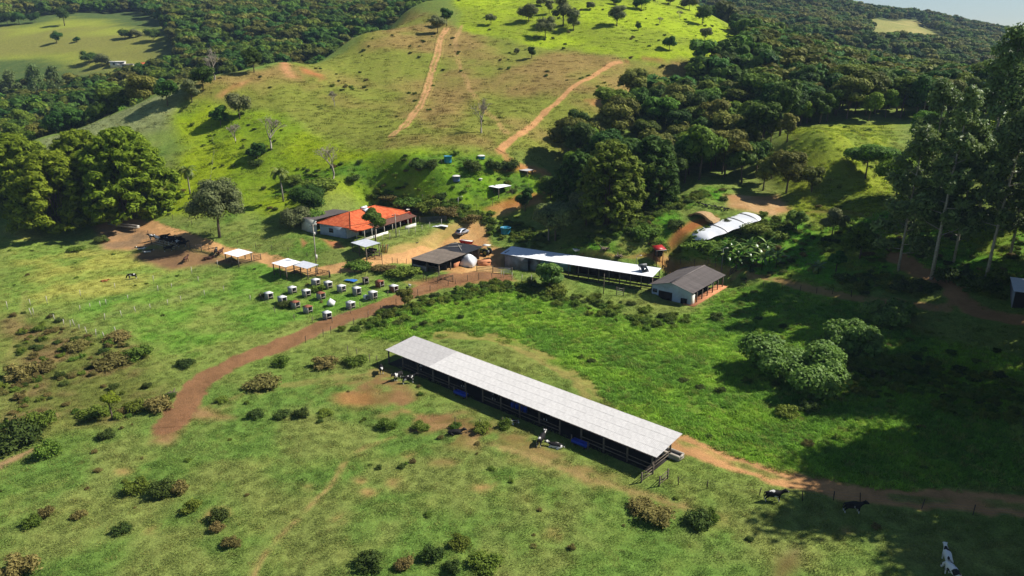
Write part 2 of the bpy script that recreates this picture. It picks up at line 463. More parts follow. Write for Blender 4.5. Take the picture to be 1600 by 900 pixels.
for cx, cy, rx, ry in [(560, 748, 12, 6), (515, 808, 9, 7), (575, 768, 14, 5), (625, 750, 10, 8), (470, 762, 12, 5), (640, 706, 14, 6), (870, 836, 12, 12), (200, 735, 14, 5), (80, 560, 10, 5), (1326, 822, 9, 4), (590, 620, 10, 5), (650, 640, 16, 8), (700, 720, 20, 6), (760, 760, 18, 8), (350, 800, 18, 6), (260, 830, 22, 8)]:
    DIRTS.append(([(cx + rx * math.cos(t * .9), cy + ry * math.sin(t * .9)) for t in range(7)], (182, 146, 92), (150, 132, 78), .55, .9))
TRACKS = [  # name, pixels, width m, colour, cover, two ruts?, separate sheet?
    ('dirt_road', [(262, 668), (290, 632), (312, 600), (370, 566), (440, 537), (520, 503), (600, 477), (680, 446), (740, 431), (785, 434)], 4.3, (142, 103, 72), .97, 0, 'brown dirt road running from the pasture up to the barns'),
    ('farm_track', [(1058, 692), (1110, 712), (1170, 733), (1240, 752), (1340, 770), (1440, 781), (1520, 786), (1640, 796)], 3.8, (196, 146, 98), .95, 1, 'orange farm track leaving the long shed towards the shade'),
    ('yard_road', [(668, 392), (632, 402), (590, 408), (540, 420), (490, 424), (440, 412), (390, 400), (335, 386), (280, 366), (225, 352), (180, 346)], 3.6, (212, 162, 108), .95, 0, 'sandy lane from the house yard to the cattle pen'),
    ('hill_track', [(698, 44), (688, 62), (684, 85), (676, 112), (668, 140), (660, 158), (642, 184), (612, 214)], 2.1, (206, 156, 108), .85, 1, 'rutted orange track straight up the middle of the hill'),
    ('slope_track', [(970, 97), (945, 108), (912, 127), (872, 158), (842, 185), (812, 210), (782, 236)], 1.9, (204, 152, 102), .95, 0, 'orange track slanting across the hill to its right side'),
    ('field_track', [(690, 524), (760, 527), (820, 545), (870, 570), (905, 594), (930, 622), (945, 640)], 3.2, (160, 142, 82), .7, 1, 'pale wheel track curving behind the long shed'),
    ('wood_path', [(1398, 400), (1440, 424), (1486, 448), (1500, 470), (1545, 492), (1620, 505)], 3.2, (170, 128, 88), .95, 0, 'shaded dirt path under the tall trees'),
    (None, [(782, 236), (800, 254), (850, 268), (856, 300)], 2.4, (196, 140, 92), .7, 0, ''),
    (None, [(722, 40), (712, 60), (713, 80), (722, 110), (736, 142), (750, 165), (792, 207)], 1.6, (186, 150, 98), .75, 1, ''),
    (None, [(640, 672), (592, 690), (550, 710), (512, 760), (472, 800), (432, 842), (403, 882), (395, 910)], .6, (172, 138, 90), .7, 0, ''),
    (None, [(740, 690), (800, 705), (865, 728), (940, 752), (1010, 772), (1100, 800)], .9, (170, 142, 92), .6, 0, ''),
    (None, [(640, 672), (700, 665), (745, 680)], 1.4, (160, 126, 84), .7, 0, ''),
    (None, [(1105, 418), (1180, 432), (1290, 456), (1410, 474), (1480, 482)], 2.4, (176, 132, 92), .75, 0, ''),
    (None, [(0, 728), (30, 712), (55, 702)], 1.2, (172, 140, 100), .8, 0, ''),
    (None, [(975, 96), (1000, 92), (1085, 95)], 1.2, (150, 108, 70), .8, 0, ''),
    (None, [(1240, 335), (1300, 330), (1360, 336)], 1.4, (130, 116, 60), .7, 0, ''),
    (None, [(40, 455), (30, 520), (10, 560)], 1.0, (150, 140, 80), .5, 0, ''),
    (None, [(330, 640), (420, 610), (520, 590), (600, 580)], 2.2, (150, 132, 78), .55, 0, ''),
    (None, [(430, 290), (340, 310), (250, 330)], 1.0, (110, 130, 40), .5, 0, ''),
]
for z in range(len(ZONES)):
    ZONES[z] = ZONES[z] + (polyw(ZONES[z][1]),)
DIRTW = [(polyw(d[0]),) + tuple(d[1:]) for d in DIRTS]
TRW = []
for t in TRACKS:
    TRW.append((smooth_line(polyw(t[1])),) + t)
def colour_at(x, y):
    n0 = fbm(x, y, 9, 40, 4)
    c = lin((98, 128, 52))[None] * (1 - n0[:, None]) + lin((128, 134, 68))[None] * n0[:, None]
    far = sstep(330, 520, np.hypot(x, y))[:, None]
    c = c * (1 - far) + lin((78, 96, 50))[None] * far
    wx, wy = (fbm(x, y, 11, 50, 4) - .5) * 2, (fbm(x, y, 11, 60, 4) - .5) * 2
    for name, _p, c1, c2, ns, fe, wp, P in ZONES:
        lo, hi = P.min(0) - 25, P.max(0) + 25
        s = np.nonzero((x > lo[0]) & (x < hi[0]) & (y > lo[1]) & (y < hi[1]))[0]
        if not len(s):
            continue
        d = sdf_poly(x[s] + wx[s] * wp, y[s] + wy[s] * wp, P)
        w = sstep(-fe, fe, d)[:, None]
        n = sstep(.36, .66, fbm(x[s], y[s], ns, ord(name[0]) % 7 + len(name) * 3, 4))[:, None]
        c[s] = c[s] * (1 - w) + (lin(c1)[None] * (1 - n) + lin(c2)[None] * n) * w
    dirt = np.zeros(len(x))
    big = fbm(x, y, 3.0, 80, 5)
    for P, c1, c2, cover, fe in DIRTW:
        lo, hi = P.min(0) - 6, P.max(0) + 6
        s = np.nonzero((x > lo[0]) & (x < hi[0]) & (y > lo[1]) & (y < hi[1]))[0]
        if not len(s):
            continue
        d = sdf_poly(x[s] + wx[s] * 1.6, y[s] + wy[s] * 1.6, P)
        m = sstep(-fe, fe, d)
        if cover < .9:
            m = m * sstep(1 - cover - .12, 1 - cover + .12, big[s] * 1.0 + .02)
        else:
            m = np.clip(m * cover * (.9 + .3 * (big[s] - .4)), 0, 1)
        n = sstep(.35, .65, fbm(x[s], y[s], 4, 88, 4))[:, None]
        k = m[:, None]
        c[s] = c[s] * (1 - k) + (lin(c1)[None] * (1 - n) + lin(c2)[None] * n) * .8 * k
        dirt[s] = np.maximum(dirt[s], m)
    for L, name, _p, w, c1, cover, ruts, _l in TRW:
        lo, hi = L.min(0) - 8, L.max(0) + 8
        s = np.nonzero((x > lo[0]) & (x < hi[0]) & (y > lo[1]) & (y < hi[1]))[0]
        if not len(s):
            continue
        xs, ys = x[s], y[s]
        d = dist_line(xs + wx[s] * .5, ys + wy[s] * .5, L) + (fbm(xs, ys, 1.6, 90, 3) - .5) * min(1.6, w * .55)
        m = sstep(w * .5 + .35, w * .5 - .25, d)
        if ruts:
            mid = sstep(.85, .25, d / (w * .28)) * .75 * sstep(.35, .6, fbm(xs, ys, 5, 95, 3))
            m = m * (1 - mid)
        m = m * cover
        if cover < .8:
            m = m * sstep(.25, .5, big[s])
        n = (.72 + .56 * fbm(xs, ys, 2.2, 99, 4))[:, None]
        k = m[:, None]
        c[s] = c[s] * (1 - k) + np.clip(lin(c1)[None] * n * .86, 0, 1) * k
        dirt[s] = np.maximum(dirt[s], m)
    return c, dirt
def put_ground_attr(me, x, y):
    c, d = colour_at(x, y)
    a = me.attributes.new('col', 'FLOAT_COLOR', 'POINT')
    a.data.foreach_set('color', np.c_[c, np.ones(len(c))].astype(np.float32).ravel())
    a = me.attributes.new('dirt', 'FLOAT', 'POINT')
    a.data.foreach_set('value', d.astype(np.float32))
    return c, d
def mesh_from(name, v, quads=None, tris=None, smooth=False):
    me = bpy.data.meshes.new(name)
    v = np.asarray(v, np.float32).reshape(-1, 3)
    q = np.asarray(quads if quads is not None else [], np.int32).reshape(-1, 4)
    t = np.asarray(tris if tris is not None else [], np.int32).reshape(-1, 3)
    me.vertices.add(len(v))
    me.vertices.foreach_set('co', v.ravel())
    me.loops.add(q.size + t.size)
    me.loops.foreach_set('vertex_index', np.r_[q.ravel(), t.ravel()].astype(np.int32))
    me.polygons.add(len(q) + len(t))
    me.polygons.foreach_set('loop_start', np.r_[np.arange(len(q)) * 4, q.size + np.arange(len(t)) * 3].astype(np.int32))
    me.polygons.foreach_set('loop_total', np.r_[np.full(len(q), 4), np.full(len(t), 3)].astype(np.int32))
    if smooth:
        me.polygons.foreach_set('use_smooth', np.ones(len(me.polygons), bool))
    me.update(calc_edges=True)
    me.validate()
    return me
def link(name, me, mat=None, parent=None, loc=None):
    o = bpy.data.objects.new(name, me)
    COL.objects.link(o)
    if mat is not None and me is not None and len(me.materials) == 0:
        me.materials.append(mat)
    if parent is not None:
        o.parent = parent
    if loc is not None:
        o.location = loc
    return o
def grid_quads(nx, ny):
    i = np.arange(nx * ny).reshape(ny, nx)
    return np.stack([i[:-1, :-1], i[:-1, 1:], i[1:, 1:], i[1:, :-1]], -1).reshape(-1, 4)
ter = mesh_from('ground', np.stack([_X, _Y, GZ], -1), grid_quads(len(GX), len(GY)), smooth=True)
_gc, _gd = put_ground_attr(ter, _X.ravel(), _Y.ravel())
GCOL, GDIRT = _gc.reshape(GZ.shape + (3,)), _gd.reshape(GZ.shape)
o = link('ground', ter, M_GROUND)
o['kind'] = 'structure'
o['label'] = 'grassy farm ground rising into a pasture hill'
for L, name, _p, w, c1, cover, ruts, lab in TRW:
    if not name:
        continue
    S = smooth_line(L, .5)
    T = np.gradient(S, axis=0)
    T /= np.hypot(T[:, 0], T[:, 1])[:, None] + 1e-9
    Nn = np.c_[-T[:, 1], T[:, 0]]
    nc = 15
    off = np.linspace(-1, 1, nc) * (w * .5 + .9)
    V = S[:, None, :] + Nn[:, None, :] * off[None, :, None]
    x, y = V[..., 0].ravel(), V[..., 1].ravel()
    rise = .02 + .008 * max(0, S[:, 1].max() - 170) / 10
    z = Hg(x, y) + np.tile(np.r_[.0, np.full(nc - 2, 1.0), .0] * rise + .012, len(S)) + (fbm(x, y, .9, 130, 2) - .5) * .0
    me = mesh_from(name, np.c_[x, y, z], grid_quads(nc, len(S)), smooth=True)
    put_ground_attr(me, x, y)
    o = link(name, me, M_GROUND)
    o['kind'] = 'structure'
    o['label'] = lab

# ------------------------------------------------------------------ mesh building
class MB:
    def __init__(s):
        s.v, s.q, s.t = [], [], []
        s.n = 0
    def add(s, v, q=(), t=()):
        v = np.asarray(v, float).reshape(-1, 3)
        s.v.append(v)
        if len(q):
            s.q.append(np.asarray(q, int).reshape(-1, 4) + s.n)
        if len(t):
            s.t.append(np.asarray(t, int).reshape(-1, 3) + s.n)
        s.n += len(v)
        return s
    def box(s, c, d, rz=0.0, rx=0.0, ry=0.0):
        x, y, z = np.asarray(d, float) / 2
        v = np.array([(i, j, k) for k in (-z, z) for j in (-y, y) for i in (-x, x)])
        M = np.array((Matrix.Rotation(rz, 3, 'Z') @ Matrix.Rotation(ry, 3, 'Y') @ Matrix.Rotation(rx, 3, 'X')))
        s.add(v @ M.T + np.asarray(c, float), [(0, 2, 3, 1), (4, 5, 7, 6), (0, 1, 5, 4), (2, 6, 7, 3), (0, 4, 6, 2), (1, 3, 7, 5)])
        return s
    def beam(s, a, b, w, h=None):
        """squared timber from a to b"""
        a, b = Vector(a), Vector(b)
        d = b - a
        L = d.length
        q = d.to_track_quat('X', 'Z')
        h = h or w
        v = []
        for x in (0, L):
            for y, z in ((-w / 2, -h / 2), (w / 2, -h / 2), (w / 2, h / 2), (-w / 2, h / 2)):
                v.append(a + q @ Vector((x, y, z)))
        s.add(v, [(0, 1, 2, 3)[::-1], (4, 5, 6, 7), (0, 1, 5, 4), (1, 2, 6, 5), (2, 3, 7, 6), (3, 0, 4, 7)])
        return s
    def tube(s, pts, rad, n=6, cap=True):
        pts = [Vector(p) for p in pts]
        rad = rad if hasattr(rad, '__len__') else [rad] * len(pts)
        rings = []
        for i, p in enumerate(pts):
            d = (pts[min(i + 1, len(pts) - 1)] - pts[max(i - 1, 0)])
            q = d.to_track_quat('Z', 'Y')
            rings.append([p + q @ Vector((math.cos(2 * math.pi * k / n) * rad[i], math.sin(2 * math.pi * k / n) * rad[i], 0)) for k in range(n)])
        q = []
        for i in range(len(pts) - 1):
            for k in range(n):
                q.append((i * n + k, i * n + (k + 1) % n, (i + 1) * n + (k + 1) % n, (i + 1) * n + k))
        v = [c for r in rings for c in r]
        t = []
        if cap:
            v += [pts[0], pts[-1]]
            b, e = len(pts) * n, len(pts) * n + 1
            for k in range(n):
                t.append((b, (k + 1) % n, k))
                t.append((e, (len(pts) - 1) * n + k, (len(pts) - 1) * n + (k + 1) % n))
        s.add(v, q, t)
        return s
    def lathe(s, prof, n=20, c=(0, 0, 0)):
        v = [(c[0] + r * math.cos(2 * math.pi * k / n), c[1] + r * math.sin(2 * math.pi * k / n), c[2] + z) for r, z in prof for k in range(n)]
        q = [(i * n + k, i * n + (k + 1) % n, (i + 1) * n + (k + 1) % n, (i + 1) * n + k) for i in range(len(prof) - 1) for k in range(n)]
        s.add(v, q)
        return s
    def mesh(s, name, smooth=False):
        v = np.vstack(s.v)
        return mesh_from(name, v, np.vstack(s.q) if s.q else None, np.vstack(s.t) if s.t else None, smooth)
    def obj(s, name, mat, parent=None, smooth=False, loc=None):
        return link(name, s.mesh(name, smooth), mat, parent, loc)
def thing(name, label, cat, loc, rz=0.0, group=None):
    o = link(name, None, None, None, loc)
    o.empty_display_size = .3
    o.rotation_euler = (0, 0, rz)
    tag(o, label, cat, group)
    return o
def tag(o, label, cat, group=None):
    o['label'] = label
    o['category'] = cat
    if group:
        o['group'] = group
    return o
def copy_tree(root, loc, rz=0.0, sc=1.0, label=None, group=None, tilt=(0, 0)):
    r = root.copy()
    COL.objects.link(r)
    r.location = loc
    r.rotation_euler = (tilt[0], tilt[1], rz)
    r.scale = (sc, sc, sc) if not hasattr(sc, '__len__') else sc
    if label:
        r['label'] = label
    if group:
        r['group'] = group
    for ch in root.children:
        c = ch.copy()
        COL.objects.link(c)
        c.parent = r
        for g in ch.children:
            d = g.copy()
            COL.objects.link(d)
            d.parent = c
    return r

# ------------------------------------------------------------------ leaves and trees
def rdir(g, n):
    d = g.normal(size=(n, 3))
    return d / np.linalg.norm(d, axis=1)[:, None]
def cards(P, Nrm, size, g, aspect=1.6, updir=None):
    """one kite-shaped, slightly folded leaf (or leaf spray) at each point: 4 corners, 2 triangles"""
    n = len(P)
    a = rdir(g, n) if updir is None else updir
    t = np.cross(Nrm, a)
    t /= np.linalg.norm(t, axis=1)[:, None] + 1e-9
    b = np.cross(t, Nrm)
    if updir is not None:
        t, b = b, t
    L = (size * aspect)[:, None] * .5
    W = size[:, None] * .5
    v = np.stack([P - t * L, P + b * W - Nrm * W * .35, P + t * L, P - b * W - Nrm * W * .35], 1)
    return v.reshape(-1, 3), np.arange(n * 4).reshape(-1, 4)
def icoball(n=2):
    import bmesh
    bm = bmesh.new()
    bmesh.ops.create_icosphere(bm, subdivisions=n, radius=1)
    v = np.array([q.co for q in bm.verts])
    t = np.array([[q.index for q in f.verts] for f in bm.faces])
    bm.free()
    return v, t
ICO1, ICO2 = icoball(1), icoball(2)
def crown_mesh(name, lobes, n, leaf, mat, seed, jit=.45, up=.12, core=.72, shell=(.78, 1.06), aspect=1.6, droop=0.0):
    """leaf sprays over lobes (cx,cy,cz,rx,ry,rz); a small rough body inside each lobe stops the light"""
    g = np.random.default_rng(seed)
    lob = np.array(lobes, float)
    area = (lob[:, 3] * lob[:, 4] + lob[:, 3] * lob[:, 5] + lob[:, 4] * lob[:, 5])
    k = g.choice(len(lob), n, p=area / area.sum())
    d = rdir(g, n)
    d[:, 2] = np.where((d[:, 2] < -.35) & (g.random(n) < .6), -d[:, 2], d[:, 2])
    rr = g.uniform(shell[0], shell[1], n)
    bumpy = 1 + .16 * np.sin(d[:, 0] * 7 + k * 3.1) * np.sin(d[:, 1] * 8 + k) * np.sin(d[:, 2] * 7 + 2 * k)
    P = lob[k, :3] + d * lob[k, 3:] * (rr * bumpy)[:, None]
    Nm = d / lob[k, 3:]
    Nm /= np.linalg.norm(Nm, axis=1)[:, None]
    Nm = Nm + rdir(g, n) * jit + np.array([0, 0, up])
    Nm /= np.linalg.norm(Nm, axis=1)[:, None]
    if droop:
        P[:, 2] -= droop * g.random(n) ** 2
    v, q = cards(P, Nm, leaf * g.uniform(.55, 1.35, n), g, aspect)
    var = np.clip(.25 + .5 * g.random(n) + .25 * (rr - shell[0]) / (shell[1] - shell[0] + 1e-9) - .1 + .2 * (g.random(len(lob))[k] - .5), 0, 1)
    V, T, A, off = [v], [], [np.repeat(var, 4)], len(v)
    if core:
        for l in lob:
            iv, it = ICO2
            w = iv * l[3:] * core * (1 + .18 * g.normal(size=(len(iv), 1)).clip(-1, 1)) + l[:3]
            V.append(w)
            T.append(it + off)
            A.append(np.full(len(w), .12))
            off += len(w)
    me = mesh_from(name, np.vstack(V), q, np.vstack(T) if T else None)
    a = me.attributes.new('var', 'FLOAT', 'POINT')
    a.data.foreach_set('value', np.concatenate(A).astype(np.float32))
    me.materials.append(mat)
    return me
def round_lobes(seed, r, h0, h1, n=9, spread=.75, size=(.38, .6), flat=.8):
    """lobes filling a broad crown between heights h0 and h1 of radius r"""
    g = random.Random(seed)
    out = []
    hc, hh = (h0 + h1) / 2, (h1 - h0) / 2
    out.append((0, 0, hc, r * .55, r * .55, hh * .75))
    for i in range(n):
        a = 2.4 * i + g.uniform(-.4, .4)
        zz = g.uniform(-.55, .85)
        ring = math.sqrt(max(.05, 1 - zz * zz * .8)) * spread * g.uniform(.65, 1.05)
        s = g.uniform(*size) * r
        out.append((math.cos(a) * ring * r, math.sin(a) * ring * r, hc + zz * hh * .8, s, s * g.uniform(.85, 1.1), s * flat * g.uniform(.8, 1.1)))
    return out
def trunk_mesh(name, h, r, lobes, mat, seed, n=7, bend=.06, limbs=5, r_limb=.4):
    g = random.Random(seed)
    m = MB()
    bx, by = g.uniform(-bend, bend) * h, g.uniform(-bend, bend) * h
    path = [(0, 0, -.4), (bx * .2, by * .2, h * .25), (bx * .6, by * .6, h * .6), (bx, by, h)]
    m.tube(path, [r * 1.25, r * .95, r * .75, r * .3], n)
    ls = list(lobes)
    g.shuffle(ls)
    for l in ls[:limbs]:
        z0 = h * g.uniform(.35, .75)
        t = z0 / h
        s = Vector((bx * t, by * t, z0))
        e = Vector(l[:3])
        mid = (s + e) / 2 + Vector((0, 0, .1 * h * g.uniform(0, 1)))
        m.tube([s, mid, e], [r * r_limb, r * r_limb * .7, r * .1], 5)
    me = m.mesh(name, True)
    me.materials.append(mat)
    return me
M_BARK = simple('bark', (118, 104, 88), .95, .3, 4, (84, 72, 60), bmp=.03)
M_BARKPALE = simple('pale_bark', (186, 178, 162), .9, .2, 3, (138, 126, 110), bmp=.02)
M_BARKGREY = simple('grey_bark', (158, 150, 138), .95, .2, 4, (118, 110, 100), bmp=.02)
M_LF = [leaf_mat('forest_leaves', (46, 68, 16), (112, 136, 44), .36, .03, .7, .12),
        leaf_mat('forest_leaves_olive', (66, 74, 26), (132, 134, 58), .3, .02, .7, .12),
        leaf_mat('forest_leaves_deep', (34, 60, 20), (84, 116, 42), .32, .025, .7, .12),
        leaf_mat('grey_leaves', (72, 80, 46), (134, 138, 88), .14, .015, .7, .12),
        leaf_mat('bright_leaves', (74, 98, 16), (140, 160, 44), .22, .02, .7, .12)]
M_BAMBOO = leaf_mat('bamboo_leaves', (66, 88, 10), (138, 154, 40), .1, .01, .7, .12)
M_EUC = leaf_mat('eucalyptus_leaves', (58, 80, 32), (132, 152, 84), .16, .015, rough=.5, spec=.3)
M_PALM = leaf_mat('palm_leaves', (78, 98, 28), (138, 150, 64), .12, .012, rough=.5, spec=.3)
M_BANANA = leaf_mat('banana_leaves', (64, 100, 30), (132, 156, 74), .12, .01, rough=.35, spec=.5)
M_BIGLEAF = leaf_mat('big_glossy_leaves', (58, 90, 26), (124, 154, 66), .06, .01, rough=.6, spec=.2)
M_SHRUB = [leaf_mat('shrub_leaves', (64, 90, 26), (122, 140, 54), .22, .025, .7, .12),
           leaf_mat('dry_shrub_leaves', (92, 88, 46), (142, 130, 74), .18, .02, .7, .12),
           leaf_mat('dark_shrub_leaves', (44, 64, 26), (92, 108, 48), .2, .02, .7, .12)]
M_TWIG = simple('bare_twigs', (166, 156, 140), .95, .2, 3, (130, 118, 104))
M_GRASS = None

def make_broadleaf(name, label, cat, loc, r, h, n, leaf, mat, seed, h0=.32, bark=M_BARK, lobes=9, rz=0, group=None, sc=1.0, trunk_r=None, size=(.38, .6), core=.72, flat=.8, spread=.75, **kw):
    L = round_lobes(seed, r, h * h0, h, lobes, size=size, flat=flat, spread=spread)
    t = thing(name, label, cat, loc, rz, group)
    link('trunk', trunk_mesh('trunk', h * .8, trunk_r or max(.12, h * .022), L, bark, seed + 5), None, t)
    link('crown', crown_mesh('crown', L, n, leaf, mat, seed + 9, core=core, **kw), None, t)
    t.scale = (sc, sc, sc)
    return t
# ---- forest tree kinds (prototypes share their mesh data with every copy)
FOREST = []
def proto_meshes(seed, r, h, n, leaf, mat, h0, lobes, size=(.34, .56), flat=.85, bark=M_BARK):
    L = round_lobes(seed, r, h * h0, h, lobes, size=size, flat=flat)
    return (trunk_mesh('trunk', h * .8, h * .02, L, bark, seed), crown_mesh('crown', L, n, leaf, mat, seed + 1), r, h)
FOREST = [proto_meshes(101, 4.2, 11.5, 2600, .52, M_LF[0], .28, 11), proto_meshes(102, 3.6, 12.5, 2400, .5, M_LF[2], .22, 12), proto_meshes(103, 4.8, 11.0, 2800, .54, M_LF[1], .35, 12, flat=.7),
          proto_meshes(104, 3.2, 10.0, 2000, .48, M_LF[0], .2, 9), proto_meshes(105, 4.0, 13.5, 2600, .5, M_LF[2], .3, 11), proto_meshes(106, 3.8, 9.0, 2200, .5, M_LF[4], .25, 9),
          proto_meshes(107, 5.2, 12.5, 3000, .56, M_LF[0], .4, 14, flat=.65), proto_meshes(108, 2.8, 9.5, 1700, .5, M_LF[1], .15, 8)]
FARTREE = [crown_mesh('far_crown', round_lobes(200 + i, 4.2 + .5 * i, 1.5, 10.5, 7), 460, 1.15, M_LF[(0, 2, 1)[i]], 210 + i, core=.8) for i in range(3)]

# ------------------------------------------------------------------ woods
def in_poly(x, y, P):
    return sdf_poly(np.asarray(x, float), np.asarray(y, float), P) > 0
def scatter(P, gap, seed, jitter=.45):
    g = np.random.default_rng(seed)
    lo, hi = P.min(0), P.max(0)
    nx, ny = int((hi[0] - lo[0]) / gap) + 1, int((hi[1] - lo[1]) / gap) + 1
    X, Y = np.meshgrid(np.arange(nx), np.arange(ny))
    X = lo[0] + (X + .5 * (Y % 2)) * gap + g.uniform(-jitter, jitter, X.shape) * gap
    Y = lo[1] + Y * gap + g.uniform(-jitter, jitter, Y.shape) * gap
    x, y = X.ravel(), Y.ravel()
    k = in_poly(x, y, P)
    return np.c_[x[k], y[k]]
def seen(p, h=9.0, margin=30):
    """does the middle of a crown at p fall in the frame, and is nothing of the land in front of it"""
    z = Hg(p[:, 0], p[:, 1])
    u, v, w = proj(p[:, 0], p[:, 1], z + h)
    ok = (u > -margin) & (u < 1600 + margin) & (v > -margin * 2) & (v < 900)
    vis = np.ones(len(p), bool)
    for f in np.linspace(.3, .97, 60):
        zz = CAM_Z + (z + h + 2 - CAM_Z) * f
        vis &= Hg(p[:, 0] * f, p[:, 1] * f) < zz
    return ok & vis, w
WOOD_R = polyw([(880, 262), (905, 225), (950, 205), (985, 150), (1060, 142), (1085, 105), (1108, 92), ('w', 107, 330), ('w', 108, 380), ('w', 130, 430), ('w', 330, 430), ('w', 330, 250), (1600, 182), (1500, 186), (1385, 188), (1300, 196), (1235, 200), (1228, 290), (1130, 292), (1085, 292), (1010, 330), (985, 345), (930, 330)])
WOOD_L = np.array([(-420, 300), (-190, 262), (-152, 262), (-118, 272), (-103, 292), (-92, 330), (-76, 385), (-58, 430), (-66, 470), (-110, 440), (-160, 470), (-190, 430), (-280, 420), (-420, 420)], float)
FAR_WOODS = [np.array([(-58, 432), (-40, 520), (-10, 640), (60, 800), (-560, 820), (-560, 700), (-330, 680), (-250, 560), (-190, 440), (-160, 472), (-110, 442), (-66, 472)], float),
             np.array([(-900, 560), (-560, 575), (-420, 585), (-375, 640), (-330, 682), (-330, 820), (-900, 850)], float),
             np.array([(-700, 300), (-430, 300), (-430, 420), (-520, 520), (-700, 560)], float),
             np.array([(130, 430), (330, 430), (330, 240), (520, 260), (720, 700), (1000, 900), (1900, 1900), (1700, 2300), (900, 2300), (300, 1300), (100, 1300), (60, 800), (110, 560)], float)]
FARFIELD = [z for z in ZONES if z[0] == 'farfield'][0][-1]
FARPAST = [z for z in ZONES if z[0] == 'farpasture'][0][-1]
pr = scatter(WOOD_R, 5.6, 31)
pl = scatter(WOOD_L, 6.6, 32)
allp = np.vstack([pr, pl])
side = np.r_[np.zeros(len(pr), int), np.ones(len(pl), int)]
vis, depth = seen(allp)
order = [i for i in np.argsort(depth) if vis[i]]
single = set([i for i in order if side[i] == 0][:225] + [i for i in order if side[i] == 1][:70])
g = np.random.default_rng(5)
KIND = ['round leafy', 'tall deep green', 'wide olive', 'small leafy', 'tall narrow-topped deep green', 'bright yellow-green', 'wide flat-topped', 'slim olive']
def wood_label(k, s, x, y, z):
    u, v, _ = proj(x, y, z + 8)
    if s:
        wh = 'in the valley wood at the left edge' if u < 130 else 'in the valley wood behind the pale grass spur' if u < 300 else 'in the wood just behind the hill crest'
    elif u < 1010:
        wh = 'in the front tongue of the right-hand wood'
    elif u < 1120:
        wh = 'along the pasture side of the right-hand wood' if v < 170 else 'in the wood above the silage yard'
    elif u < 1260:
        wh = 'high in the right-hand wood near the far hills' if v < 110 else 'in the middle of the right-hand wood' if v < 200 else 'in the wood behind the bare silage yard'
    elif u < 1420:
        wh = 'on the skyline of the right-hand wood' if v < 110 else 'in the right-hand wood above the yellow meadow'
    else:
        wh = 'in the wood behind the tall eucalyptus trees'
    return KIND[k] + ' tree ' + wh
WGRP = ['wood on the right-hand slope', 'valley wood behind the hill']
protoF = {}
rest = []
for i in range(len(allp)):
    x, y = allp[i]
    k = int(g.integers(0, len(FOREST)))
    s = g.uniform(.72, 1.18) * (1.0 if side[i] == 0 else .95)
    z = ground(x, y)
    if i in single:
        tm, cm, r_, h_ = FOREST[k]
        t = thing('forest_tree', wood_label(k, side[i], x, y, z), 'tree', (x, y, z), g.uniform(0, 6.28), WGRP[side[i]])
        t.scale = (s, s, s * g.uniform(.9, 1.12))
        t.rotation_euler[0], t.rotation_euler[1] = g.normal(0, .04), g.normal(0, .04)
        link('trunk', tm, None, t)
        link('crown', cm, None, t)
    else:
        rest.append((x, y, z - .5, s, k % 3))
for f, P in enumerate(FAR_WOODS):
    p = scatter(P, 7.5 if f < 3 else 9.0, 60 + f)
    keep = ~in_poly(p[:, 0], p[:, 1], FARFIELD) & ~in_poly(p[:, 0], p[:, 1], FARPAST)
    keep &= ~((in_poly(p[:, 0], p[:, 1], FARFIELD)) & (g.random(len(p)) < .95))
    p = p[keep]
    v, _ = seen(p, 11, 200)
    p = p[v]
    for x, y in p:
        s = g.uniform(.75, 1.3)
        rest.append((x, y, ground(x, y) - 1.0, s, int(g.integers(0, 3))))
rest = np.array(rest)

